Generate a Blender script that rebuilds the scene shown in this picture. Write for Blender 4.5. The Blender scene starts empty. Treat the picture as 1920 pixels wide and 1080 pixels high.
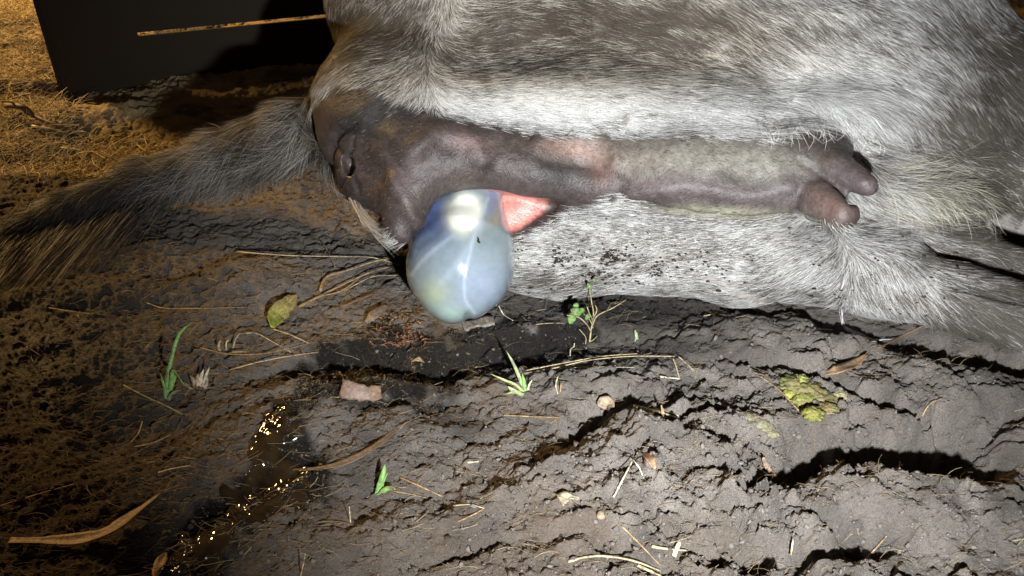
import bpy, math, random
import numpy as np
from mathutils import Vector, Matrix

SC = bpy.context.scene
rnd = random.Random(7)
rng = np.random.default_rng(11)

# ------------------------------------------------------------------ camera
H = 0.70
PITCH = math.radians(35)
F = 1732.0                       # focal length in pixels of the 1920 px wide frame
cam_d = bpy.data.cameras.new('camera'); cam = bpy.data.objects.new('camera', cam_d)
SC.collection.objects.link(cam); SC.camera = cam
cam.location = (0, 0, H); cam.rotation_euler = (math.pi/2 - PITCH, 0, 0)
cam_d.sensor_width = 36; cam_d.lens = 36*F/1920; cam_d.clip_start = 0.02; cam_d.clip_end = 500
CP, SP = math.cos(PITCH), math.sin(PITCH)

# ------------------------------------------------------------------ world, lights, exposure
w = bpy.data.worlds.new('World'); SC.world = w; w.use_nodes = True
bg = w.node_tree.nodes['Background']
bg.inputs[0].default_value = (0.50, 0.36, 0.27, 1); bg.inputs[1].default_value = 0.05
SC.view_settings.view_transform = 'Standard'; SC.view_settings.look = 'None'
SC.view_settings.exposure = 0; SC.view_settings.gamma = 1
def spot(name, loc, target, energy, color, size, blend, radius):
    l = bpy.data.lights.new(name, 'SPOT'); o = bpy.data.objects.new(name, l); SC.collection.objects.link(o)
    l.energy = energy; l.color = color; l.spot_size = math.radians(size); l.spot_blend = blend; l.shadow_soft_size = radius
    o.location = loc
    o.rotation_euler = (Vector(target)-Vector(loc)).to_track_quat('-Z', 'Y').to_euler()
    return o
spot('hand_torch', (0.14, 0.0, 0.455), (0.27, 1.05, 0.10), 102, (0.95, 0.985, 1.0), 92, 1.0, 0.014)
spot('yard_lamp', (-3.3, 3.4, 2.3), (-1.6, 2.5, 0.0), 1650, (1.0, 0.61, 0.22), 60, 1.0, 0.28)

# ------------------------------------------------------------------ helpers
def ray(px, py):
    u = (px-960)/F; v = (540-py)/F
    return u, CP+v*SP, -SP+v*CP
def P(px, py, d):                 # a point seen at a pixel at depth d along the view axis
    x, y, z = ray(px, py); return np.array((x*d, y*d, H+z*d))
def project(V):
    x = V[:, 0]; y = V[:, 1]; z = V[:, 2]-H
    d = np.maximum(y*CP - z*SP, 1e-3); up = y*SP + z*CP
    return 960+F*x/d, 540-F*up/d, d
def sstep(a, b, x):
    t = np.clip((x-a)/(b-a), 0, 1); return t*t*(3-2*t)

def hash2(ix, iy, s=0):
    n = (ix.astype(np.int64)*374761393 + iy.astype(np.int64)*668265263 + s*974711) & 0x7fffffff
    n = ((n ^ (n >> 13))*1274126177) & 0x7fffffff
    n = ((n ^ (n >> 15))*668265263) & 0x7fffffff
    return ((n ^ (n >> 16)) & 0xffff)/65535.0
def vnoise(x, y, s=0):
    ix = np.floor(x); iy = np.floor(y); fx = x-ix; fy = y-iy
    fx = fx*fx*fx*(fx*(fx*6-15)+10); fy = fy*fy*fy*(fy*(fy*6-15)+10)
    a = hash2(ix, iy, s); b = hash2(ix+1, iy, s); c = hash2(ix, iy+1, s); d = hash2(ix+1, iy+1, s)
    return (a*(1-fx)+b*fx)*(1-fy)+(c*(1-fx)+d*fx)*fy*1.0 - 0.5
def fbm(x, y, o=4, s=0, g=0.5):
    r = 0; a = 1.0
    for i in range(o):
        r = r + a*vnoise(x*2**i+17.3*i, y*2**i-9.1*i, s+i); a *= g
    return r
def worley(x, y, s=0):
    ix = np.floor(x); iy = np.floor(y); d1 = np.full(x.shape, 9.0); d2 = d1.copy(); idn = np.zeros(x.shape)
    for dx in (-1, 0, 1):
        for dy in (-1, 0, 1):
            cx = ix+dx; cy = iy+dy
            px = cx+hash2(cx, cy, s); py = cy+hash2(cx, cy, s+5); d = np.hypot(px-x, py-y)
            h = hash2(cx, cy, s+9); n = d < d1
            d2 = np.where(n, d1, np.minimum(d2, d)); idn = np.where(n, h, idn); d1 = np.where(n, d, d1)
    return d1, d2, idn
def poly_sd(px, py, poly):        # signed distance in pixels, negative inside
    poly = np.array(poly, float); d = np.full(px.shape, 1e9); ins = np.zeros(px.shape, bool)
    for i in range(len(poly)):
        x1, y1 = poly[i]; x2, y2 = poly[(i+1) % len(poly)]
        ex, ey = x2-x1, y2-y1; t = np.clip(((px-x1)*ex+(py-y1)*ey)/(ex*ex+ey*ey+1e-9), 0, 1)
        d = np.minimum(d, np.hypot(px-x1-t*ex, py-y1-t*ey))
        c = ((y1 > py) != (y2 > py)) & (px < (x2-x1)*(py-y1)/((y2-y1) if y2 != y1 else 1e-9)+x1)
        ins ^= c
    return np.where(ins, -d, d)
def splat(px, py, cx, cy, rx, ry, ang=0):
    a = math.radians(ang); dx = px-cx; dy = py-cy
    u = (dx*math.cos(a)+dy*math.sin(a))/rx; v = (-dx*math.sin(a)+dy*math.cos(a))/ry
    return np.exp(-(u*u+v*v))
def mix(c, col, m):
    return c*(1-m[:, None])+np.array(col)[None, :]*m[:, None]

def mesh_np(name, V, faces_flat, n_per, mat, parent=None, smooth=True, cols=None, attrs=None):
    """V (n,3); faces_flat 1-D vertex ids; n_per = int or array of loop counts."""
    me = bpy.data.meshes.new(name); V = np.asarray(V, np.float32); ff = np.asarray(faces_flat, np.int32)
    nf = len(ff)//n_per if np.isscalar(n_per) else len(n_per)
    tot = np.full(nf, n_per, np.int32) if np.isscalar(n_per) else np.asarray(n_per, np.int32)
    st = np.concatenate(([0], np.cumsum(tot)[:-1])).astype(np.int32)
    me.vertices.add(len(V)); me.vertices.foreach_set('co', V.ravel())
    me.loops.add(len(ff)); me.loops.foreach_set('vertex_index', ff)
    me.polygons.add(nf); me.polygons.foreach_set('loop_start', st); me.polygons.foreach_set('loop_total', tot)
    me.polygons.foreach_set('use_smooth', np.full(nf, smooth, bool))
    if cols is not None:
        a = me.attributes.new('Col', 'FLOAT_COLOR', 'POINT')
        c4 = np.ones((len(V), 4), np.float32); c4[:, :3] = np.clip(cols, 0, 1); a.data.foreach_set('color', c4.ravel())
    for k, v in (attrs or {}).items():
        a = me.attributes.new(k, 'FLOAT', 'POINT'); a.data.foreach_set('value', np.asarray(v, np.float32))
    me.update(calc_edges=True); me.validate()
    o = bpy.data.objects.new(name, me); SC.collection.objects.link(o)
    if mat: me.materials.append(mat)
    if parent is not None: o.parent = parent
    return o
def tag(o, label, cat=None, group=None, kind=None):
    if label: o['label'] = label
    if cat: o['category'] = cat
    if group: o['group'] = group
    if kind: o['kind'] = kind
    return o

class MB:                          # mesh builder for small objects
    def __init__(s): s.v = []; s.f = []; s.n = []; s.c = []
    def add(s, V, faces, col=(.5, .5, .5)):
        b = len(s.v); s.v.extend([tuple(p) for p in V])
        if isinstance(col, tuple): s.c.extend([col]*len(V))
        else: s.c.extend([tuple(c) for c in col])
        for f in faces: s.f.extend([i+b for i in f]); s.n.append(len(f))
    def build(s, name, mat, parent=None, smooth=True):
        return mesh_np(name, np.array(s.v), s.f, s.n, mat, parent, smooth, cols=np.array(s.c))

def spline(pts, n):
    pts = np.array(pts, float)
    if len(pts) < 3: 
        t = np.linspace(0, 1, n)[:, None]; return pts[0]*(1-t)+pts[-1]*t
    q = np.vstack((2*pts[0]-pts[1], pts, 2*pts[-1]-pts[-2])); out = []
    T = np.linspace(0, len(pts)-1, n)
    for t in T:
        i = min(int(t), len(pts)-2); f = t-i; a, b, c, d = q[i:i+4]
        out.append(.5*((2*b)+(-a+c)*f+(2*a-5*b+4*c-d)*f*f+(-a+3*b-3*c+d)*f**3))
    return np.array(out)
def stalk(mb, pts, w0, w1, flat=0.45, col=(.5, .4, .2), n=14, sides=6, jit=0.0, upv=(0, 0, 1)):
    """tube along pts; width w0->w1 (half widths), flattened, slightly uneven."""
    C = spline(pts, n); T = np.gradient(C, axis=0); T /= np.linalg.norm(T, axis=1)[:, None]+1e-9
    V = []; cl = []; up = np.array(upv, float)
    for i in range(n):
        s = np.cross(T[i], up); s /= np.linalg.norm(s)+1e-9; u = np.cross(s, T[i])
        t = i/(n-1); w = (w0*(1-t)+w1*t)*(1+jit*(rnd.random()-.5)); k = 0.75+0.5*rnd.random()
        for j in range(sides):
            a = 2*math.pi*j/sides
            V.append(C[i]+s*w*math.cos(a)+u*w*flat*math.sin(a)); cl.append(tuple(min(1, c*k) for c in col))
    F_ = [(i*sides+j, i*sides+(j+1) % sides, (i+1)*sides+(j+1) % sides, (i+1)*sides+j) for i in range(n-1) for j in range(sides)]
    F_ += [tuple(range(sides-1, -1, -1)), tuple((n-1)*sides+j for j in range(sides))]
    mb.add(V, F_, cl)
def blade(mb, pts, wmax, col, tip=None, n=18, prof=None, fold=0.25, curl=0.0, side=None, thick=0.0004, mottle=.3, m=5):
    """leaf blade: closed thin shell along pts, width profile, folded along the midrib."""
    C = spline(pts, n); T = np.gradient(C, axis=0); T /= np.linalg.norm(T, axis=1)[:, None]+1e-9
    top = []; bot = []; ct = []; tip = tip or col
    for i in range(n):
        t = i/(n-1); up = np.array((0, 0, 1.)) if side is None else np.array(side, float)
        s = np.cross(T[i], up); s /= np.linalg.norm(s)+1e-9; u = np.cross(s, T[i])
        w = wmax*(prof(t) if prof else math.sin(math.pi*min(1, .06+.94*t))**.8)
        w *= 1+.22*vnoise(np.array([t*9+wmax*5000]), np.array([.5]), 3)[0]+.14*(rnd.random()-.5)
        a = curl*(t-.3); s2 = s*math.cos(a)+u*math.sin(a); u2 = -s*math.sin(a)+u*math.cos(a)
        wob = 0.12*wmax*math.sin(9*t+wmax*9000)
        for j in range(m):
            q = -1+2*j/(m-1); p = C[i]+s2*w*q+u2*(abs(q)*w*fold+wob*q)
            top.append(p+u2*thick); bot.append(p-u2*thick)
            k = (1-mottle/2)+mottle*rnd.random(); k *= 1.12 if j == m//2 else 1
            ct.append(tuple(min(1, (col[c]*(1-t)+tip[c]*t)*k) for c in range(3)))
    N = n*m; Fs = []
    for i in range(n-1):
        for j in range(m-1):
            a = i*m+j; Fs.append((a, a+1, a+m+1, a+m)); Fs.append((N+a+m, N+a+m+1, N+a+1, N+a))
        for j0, fl in ((0, 0), (m-1, 1)):
            a = i*m+j0; q = (a, a+m, N+a+m, N+a); Fs.append(q if not fl else q[::-1])
    for j in range(m-1):
        Fs.append((j+1, j, N+j, N+j+1)); a = (n-1)*m+j; Fs.append((a, a+1, N+a+1, N+a))
    mb.add(top+bot, Fs, ct+ct)

# ------------------------------------------------------------------ materials
def pmat(name, rough=.7, spec=.3, coat=0, coatr=.1, bump=0, bscale=300, attr=True, color=(.5, .5, .5), sss=0, sheen=0, detail=6, wet=False, transl=0):
    m = bpy.data.materials.new(name); m.use_nodes = True; nt = m.node_tree; b = nt.nodes['Principled BSDF']
    b.inputs['Roughness'].default_value = rough; b.inputs['Specular IOR Level'].default_value = spec
    b.inputs['Coat Weight'].default_value = coat; b.inputs['Coat Roughness'].default_value = coatr
    b.inputs['Sheen Weight'].default_value = sheen
    if sss:
        b.inputs['Subsurface Weight'].default_value = sss; b.inputs['Subsurface Scale'].default_value = .012
        b.inputs['Subsurface Radius'].default_value = (1, .8, .8)
    if attr:
        a = nt.nodes.new('ShaderNodeAttribute'); a.attribute_name = 'Col'; nt.links.new(a.outputs['Color'], b.inputs['Base Color'])
    else: b.inputs['Base Color'].default_value = (*color, 1)
    if bump:
        tc = nt.nodes.new('ShaderNodeTexCoord'); n = nt.nodes.new('ShaderNodeTexNoise'); n.inputs['Scale'].default_value = bscale
        n.inputs['Detail'].default_value = detail; bm = nt.nodes.new('ShaderNodeBump'); bm.inputs['Strength'].default_value = bump
        bm.inputs['Distance'].default_value = .002
        nt.links.new(tc.outputs['Object'], n.inputs['Vector']); nt.links.new(n.outputs['Fac'], bm.inputs['Height']); nt.links.new(bm.outputs[0], b.inputs['Normal'])
    if wet:
        a2 = nt.nodes.new('ShaderNodeAttribute'); a2.attribute_name = 'wet'; mr = nt.nodes.new('ShaderNodeMapRange')
        mr.inputs['To Min'].default_value = rough; mr.inputs['To Max'].default_value = .22
        nt.links.new(a2.outputs['Fac'], mr.inputs['Value']); nt.links.new(mr.outputs[0], b.inputs['Roughness'])
        mr2 = nt.nodes.new('ShaderNodeMapRange'); mr2.inputs['To Min'].default_value = spec; mr2.inputs['To Max'].default_value = .6
        nt.links.new(a2.outputs['Fac'], mr2.inputs['Value']); nt.links.new(mr2.outputs[0], b.inputs['Specular IOR Level'])
    return m
M_ground = pmat('mud', rough=.82, spec=.22, wet=True)
nt = M_ground.node_tree; b = nt.nodes['Principled BSDF']
tc = nt.nodes.new('ShaderNodeTexCoord')
n1 = nt.nodes.new('ShaderNodeTexNoise'); n1.inputs['Scale'].default_value = 230; n1.inputs['Detail'].default_value = 8; n1.inputs['Roughness'].default_value = .82
mp = nt.nodes.new('ShaderNodeMapping'); mp.inputs['Scale'].default_value = (.55, 1.4, 1); mp.inputs['Rotation'].default_value = (0, 0, math.radians(-14))
nt.links.new(tc.outputs['Object'], mp.inputs['Vector']); nt.links.new(mp.outputs[0], n1.inputs['Vector'])
bm = nt.nodes.new('ShaderNodeBump'); bm.inputs['Strength'].default_value = 1; bm.inputs['Distance'].default_value = .009
nt.links.new(n1.outputs['Fac'], bm.inputs['Height']); nt.links.new(bm.outputs[0], b.inputs['Normal'])
att = [n for n in nt.nodes if n.type == 'ATTRIBUTE' and n.attribute_name == 'Col'][0]
rampv = nt.nodes.new('ShaderNodeMapRange'); rampv.inputs['From Min'].default_value = .3; rampv.inputs['From Max'].default_value = .7
rampv.inputs['To Min'].default_value = .42; rampv.inputs['To Max'].default_value = 1.6
n2 = nt.nodes.new('ShaderNodeTexNoise'); n2.inputs['Scale'].default_value = 480; n2.inputs['Detail'].default_value = 8; n2.inputs['Roughness'].default_value = .85
nt.links.new(tc.outputs['Object'], n2.inputs['Vector']); nt.links.new(n2.outputs['Fac'], rampv.inputs['Value'])
vm = nt.nodes.new('ShaderNodeVectorMath'); vm.operation = 'SCALE'
nt.links.new(att.outputs['Color'], vm.inputs[0]); nt.links.new(rampv.outputs[0], vm.inputs['Scale']); nt.links.new(vm.outputs[0], b.inputs['Base Color'])
M_skin = pmat('cow_skin', rough=.5, spec=.4, bump=.5, bscale=380, wet=True)
M_hair = pmat('hair', rough=.55, spec=.3)
M_straw = pmat('straw', rough=.6, spec=.3)
M_leaf = pmat('leaf', rough=.5, spec=.4, bump=.3, bscale=500)
M_crumb = pmat('crumb', rough=.95, spec=.1, bump=.7, bscale=700)
M_panel = pmat('panel', rough=.8, spec=.2, attr=False, color=(.020, .014, .009), bump=.5, bscale=60)
M_sac = pmat('membrane', rough=.22, spec=.5, coat=1, coatr=.05, sss=.6)
M_slime = pmat('slime', rough=.10, spec=.6, coat=.6, coatr=.03)
M_dung = pmat('dung', rough=.75, spec=.3, bump=.8, bscale=260)
M_shiny = pmat('wet_skin', rough=.2, spec=.6, bump=.35, bscale=260)

def mottled(m, scale, lo, hi, tint=(.30, .20, .12), amt=.5):
    nt = m.node_tree; b = nt.nodes['Principled BSDF']; src = b.inputs['Base Color'].links[0].from_socket
    tc = nt.nodes.new('ShaderNodeTexCoord'); n = nt.nodes.new('ShaderNodeTexNoise'); n.inputs['Scale'].default_value = scale
    n.inputs['Detail'].default_value = 5; n.inputs['Roughness'].default_value = .7; nt.links.new(tc.outputs['Object'], n.inputs['Vector'])
    r = nt.nodes.new('ShaderNodeMapRange'); r.inputs['From Min'].default_value = .35; r.inputs['From Max'].default_value = .65
    r.inputs['To Min'].default_value = lo; r.inputs['To Max'].default_value = hi; nt.links.new(n.outputs['Fac'], r.inputs['Value'])
    v = nt.nodes.new('ShaderNodeVectorMath'); v.operation = 'SCALE'; nt.links.new(src, v.inputs[0]); nt.links.new(r.outputs[0], v.inputs['Scale'])
    n3 = nt.nodes.new('ShaderNodeTexNoise'); n3.inputs['Scale'].default_value = scale*.45; nt.links.new(tc.outputs['Object'], n3.inputs['Vector'])
    r3 = nt.nodes.new('ShaderNodeMapRange'); r3.inputs['From Min'].default_value = .5; r3.inputs['From Max'].default_value = .68; r3.inputs['To Max'].default_value = amt
    nt.links.new(n3.outputs['Fac'], r3.inputs['Value']); mx = nt.nodes.new('ShaderNodeMixRGB'); mx.inputs[2].default_value = (*tint, 1)
    nt.links.new(r3.outputs[0], mx.inputs[0]); nt.links.new(v.outputs[0], mx.inputs[1]); nt.links.new(mx.outputs[0], b.inputs['Base Color'])
mottled(M_leaf, 320, .55, 1.3, (.13, .10, .07), .7); mottled(M_straw, 420, .6, 1.25, (.12, .09, .06), .8)
mottled(M_dung, 300, .5, 1.4, (.10, .08, .04), .6); mottled(M_skin, 130, .75, 1.3, (.05, .04, .04), .25)

# ------------------------------------------------------------------ ground height
def gpix(x, y):                    # pixel of flat ground point
    d = y*CP + H*SP; up = y*SP - H*CP
    return 960+F*x/np.maximum(d, .05), 540-F*up/np.maximum(d, .05)
def gp(px, py, z=0.0):             # ground point under a pixel, height z
    x, y, dz = ray(px, py); t = (z-H)/dz; return x*t, y*t
# (px, py, half length m, half width m, angle deg in plan, height m): dents and humps left by hooves
FEAT = [
 (1480, 640, .15, .05, 0, .022), (1700, 740, .16, .07, -8, .020), (1230, 880, .17, .055, 18, .026), (760, 870, .20, .05, 22, .012),
 (1640, 950, .11, .05, -10, .016), (1200, 1010, .10, .03, 10, .012), (470, 840, .12, .06, 10, .012), (1050, 720, .16, .03, 12, .010),
 (1500, 860, .075, .026, -4, -.036), (1440, 890, .04, .02, 10, -.03), (1690, 840, .10, .030, 12, -.034), (1790, 870, .06, .02, 0, -.03), (1590, 1010, .03, .02, 0, -.02), (1340, 905, .035, .014, 0, -.020), (1600, 745, .055, .012, -35, -.022),
 (1450, 690, .045, .010, -20, -.016), (1570, 690, .03, .010, -30, -.014), (1800, 800, .08, .016, 8, -.018), (1480, 1050, .06, .018, 0, -.026),
 (1330, 800, .05, .008, 15, -.012), (900, 830, .06, .010, 28, -.007), (800, 760, .05, .014, 10, -.010), (1090, 790, .05, .014, 25, -.014),
 (720, 680, .17, .035, 6, -.016), (960, 650, .14, .025, 5, -.012), (570, 920, .06, .07, 60, -.006), (430, 960, .13, .022, 48, -.012),
 (1090, 1040, .05, .010, 0, -.010), (900, 1040, .05, .008, 0, -.008), (1620, 620, .12, .02, -12, -.014), (1780, 660, .13, .018, -14, -.020),
 (1420, 880, .018, .018, 0, .020), (1560, 830, .03, .03, 0, .014), (1400, 960, .06, .025, 0, .012), (1760, 950, .08, .04, 0, .012),
 (240, 800, .10, .05, -30, -.012), (110, 900, .12, .05, 10, .010), (180, 560, .15, .03, 8, .010), (460, 520, .08, .04, 0, .012),
 (70, 170, .10, .03, 5, -.022), (110, 190, .05, .02, 0, -.02), (60, 300, .12, .04, 0, -.014), (160, 215, .12, .03, 10, .014), (200,255,.1,.03,10,-.01),
 (1880, 690, .06, .02, -10, -.02), (1240, 770, .10, .05, 0, .008), (640, 1010, .15, .03, 15, .010), (960, 930, .18, .02, 20, .008),
]
FEATW = [(gp(a, b), c, d, math.radians(e), h) for a, b, c, d, e, h in FEAT]
def ground_h(x, y, fine=True):
    x = np.asarray(x, float); y = np.asarray(y, float)
    near = np.exp(-((x/3.0)**2+((y-1)/3.0)**2))
    wx = x+.026*fbm(x*14, y*14, 5, 90, .62); wy = y+.026*fbm(x*14, y*14, 5, 95, .62)
    h = .020*fbm(x*5, y*5, 3, 1)*near + .05*fbm(x*.7, y*.7, 3, 70)*(1-near)
    brk = .9*fbm(x*19, y*24, 4, 97, .6)
    for (fx, fy), a, b, an, hh in FEATW:
        dx = wx-fx; dy = wy-fy; c, s = math.cos(an), math.sin(an)
        q = ((dx*c+dy*s)/a)**2+((-dx*s+dy*c)/b)**2
        h = h + hh*(1.5 if hh < 0 else 1.15)*np.exp(-np.clip(q+brk*(1 if hh < 0 else .3), 0, 99)**1.35)
    # drag streaks running left to right and slightly away
    a = math.radians(14); sx = x*math.cos(a)+y*math.sin(a); sy = -x*math.sin(a)+y*math.cos(a)
    st = fbm(sx*9, sy*52, 4, 20)
    px, py = gpix(x, y)
    right = sstep(900, 1350, px)*sstep(600, 760, py)
    h = h + (.0045*st)*(1-.5*right)
    # clods
    bl = np.abs(fbm(wx*17, wy*21, 5, 120, .58))
    h = h + (.020*right+.0075)*np.clip(bl*1.6, 0, .8)*sstep(-.35, .2, fbm(x*5, y*5, 2, 46))
    w1, w2, idn = worley(wx*38, wy*46, 30); cl = np.clip(1-w1*1.25, 0, 1)**.7*(idn > .35)
    amt = fbm(x*6, y*6, 2, 44)
    h = h + (.015*cl*idn)*right*sstep(-.2, .15, amt)
    w1, w2, idn = worley(wx*95, wy*105, 31); cl = np.clip(1-w1*1.2, 0, 1)**.7*(idn > .3)
    h = h + .0062*cl*idn*sstep(-.3, .2, fbm(x*9, y*9, 2, 45))*(.4+.6*right)
    # cracks
    w1, w2, idn = worley(wx*24+4, wy*30, 33); cr = np.exp(-((w2-w1)/.055)**2)*sstep(0, .2, fbm(x*5+3, y*5, 2, 49))
    h = h - .004*cr
    if fine:
        h = h + .0050*fbm(x*110, y*130, 4, 60, .68)
        r2 = 1-np.abs(fbm(x*45, y*60, 3, 65))*2
        h = h + .003*r2*sstep(-.1, .2, fbm(x*8, y*8, 2, 66))
    return h-.006
def G(px, py, lift=0.0):           # a point on the real ground under a pixel, lifted in metres
    z = 0.0
    for _ in range(8):
        x, y = gp(px, py, z+lift); i = min(max(int(np.searchsorted(gx, x)), 1), len(gx)-1); j = min(max(int(np.searchsorted(gy, y)), 1), len(gy)-1)
        a = (x-gx[i-1])/(gx[i]-gx[i-1]); b_ = (y-gy[j-1])/(gy[j]-gy[j-1])
        g = (GZ[j-1, i-1]*(1-a)+GZ[j-1, i]*a)*(1-b_)+(GZ[j, i-1]*(1-a)+GZ[j, i]*a)*b_
        z = .5*z+.5*float(g)
    x, y = gp(px, py, z+lift); return np.array((x, y, z+lift))

# ------------------------------------------------------------------ ground sheet
def axis(lo, hi, s0, s1, far_lo, far_hi):
    v = [lo]
    while v[-1] < hi: v.append(v[-1]+s0+(s1-s0)*(v[-1]-lo)/(hi-lo))
    up = []; st = s1; p = v[-1]
    while p < far_hi: st *= 1.22; p += st; up.append(p)
    dn = []; st = s0; p = v[0]
    while p > far_lo: st *= 1.22; p -= st; dn.append(p)
    return np.array(dn[::-1]+v+up)
gx = axis(-1.35, 1.2, .0023, .0023, -60, 60); gy = axis(.46, 2.6, .0018, .0048, -30, 90)
X, Y = np.meshgrid(gx, gy); x = X.ravel(); y = Y.ravel()
z = ground_h(x, y); GZ = z.reshape(X.shape)
px, py = gpix(x, y)
inp = (y > .3) & (y < 4)
px = np.where(inp, px, 3000); py = np.where(inp, py, 3000)
t1 = fbm(x*7, y*9, 4, 201); t2 = fbm(x*40, y*46, 3, 205); t3 = fbm(x*2.2, y*2.2, 3, 208)
col = np.tile(np.array((.240, .210, .186)), (len(x), 1))*(1+.55*t1+.5*t2)[:, None]
col = mix(col, (.16, .105, .06), sstep(-.1, .5, t1+t3)*.45)
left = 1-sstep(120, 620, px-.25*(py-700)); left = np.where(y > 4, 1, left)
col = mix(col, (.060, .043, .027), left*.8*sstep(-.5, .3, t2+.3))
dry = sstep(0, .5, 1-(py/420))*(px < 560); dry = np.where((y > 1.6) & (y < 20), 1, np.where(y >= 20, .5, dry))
col = mix(col, (.48, .36, .19), dry*sstep(-.35, .25, t1+.7*t2))  # dry straw, made paler to put the lamp's bright pool into the colour
WET_SHADE = [[(505, 770), (560, 690), (600, 630), (700, 590), (930, 580), (1120, 600), (1150, 660), (1040, 690), (960, 700), (860, 722), (760, 745), (700, 760), (620, 770), (575, 800), (600, 870), (615, 950), (585, 985), (480, 1000), (400, 1080), (300, 1090), (330, 1010), (430, 900), (500, 830)]]  # wet mud, widened to paint in the shade below the sac
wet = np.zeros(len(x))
for pl in WET_SHADE: wet = np.maximum(wet, 1-sstep(-14, 16, poly_sd(px, py, pl)+46*t2+40*t1))
wet = np.maximum(wet, .95*splat(px, py, 1200, 580, 360, 44, 3))  # damp band under the thigh, with the cow's shade painted in too
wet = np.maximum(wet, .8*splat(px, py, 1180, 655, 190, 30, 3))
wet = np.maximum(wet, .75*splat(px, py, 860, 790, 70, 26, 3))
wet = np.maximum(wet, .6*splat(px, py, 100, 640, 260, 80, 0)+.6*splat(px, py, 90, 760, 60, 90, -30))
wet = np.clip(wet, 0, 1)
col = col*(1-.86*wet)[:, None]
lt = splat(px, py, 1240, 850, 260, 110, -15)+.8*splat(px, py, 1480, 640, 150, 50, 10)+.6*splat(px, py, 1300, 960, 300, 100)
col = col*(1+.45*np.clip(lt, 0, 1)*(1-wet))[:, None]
nx, ny = len(gx), len(gy)
i = (np.arange(ny-1)[:, None]*nx+np.arange(nx-1)[None, :]).ravel()
quads = np.stack((i, i+1, i+nx+1, i+nx), 1).ravel()
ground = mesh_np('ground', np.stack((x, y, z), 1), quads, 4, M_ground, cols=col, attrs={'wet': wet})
tag(ground, None, None, None, 'structure')

# ------------------------------------------------------------------ implicit surfaces, in camera-aligned metres
def ell(px, py, d, rx, ry, rd, ang=0):
    s = d/F; a = math.radians(ang)
    return ('e', ((px-960)*s, (540-py)*s, d), (rx*s, ry*s, rd), (math.cos(a), -math.sin(a)))
def cap(px, py, d, r, px2, py2, d2, r2, zs=1.0):
    return ('c', np.array(((px-960)*d/F, (540-py)*d/F, d)), np.array(((px2-960)*d2/F, (540-py2)*d2/F, d2)), r*d/F, r2*d2/F, zs)
def prim(p, X, Y, Z):
    if p[0] == 'e':
        c, r, (ca, sa) = p[1:]
        x = X-c[0]; y = Y-c[1]; z = (Z-c[2])/r[2]
        u = (x*ca+y*sa)/r[0]; v = (-x*sa+y*ca)/r[1]
        k0 = np.sqrt(u*u+v*v+z*z)+1e-6; k1 = np.sqrt((u/r[0])**2+(v/r[1])**2+(z/r[2])**2)+1e-6
        return k0*(k0-1)/k1
    _, a, b_, r1, r2, zs = p
    ba = b_-a; t = np.clip(((X-a[0])*ba[0]+(Y-a[1])*ba[1]+(Z-a[2])*ba[2])/np.dot(ba, ba), 0, 1)
    return np.sqrt((X-a[0]-t*ba[0])**2+(Y-a[1]-t*ba[1])**2+((Z-a[2]-t*ba[2])/zs)**2)-(r1+(r2-r1)*t)
def field(prims):
    def f(X, Y, Z):
        r = None
        for k, p, *op in prims:
            d = prim(p, X, Y, Z)
            if r is None: r = d; continue
            if op and op[0] == 'sub':
                h = np.clip(.5-.5*(r+d)/k, 0, 1); r = r*(1-h)-d*h+k*h*(1-h)
            else:
                h = np.clip(.5+.5*(d-r)/k, 0, 1); r = d*(1-h)+r*h-k*h*(1-h)
        return r
    return f
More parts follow.
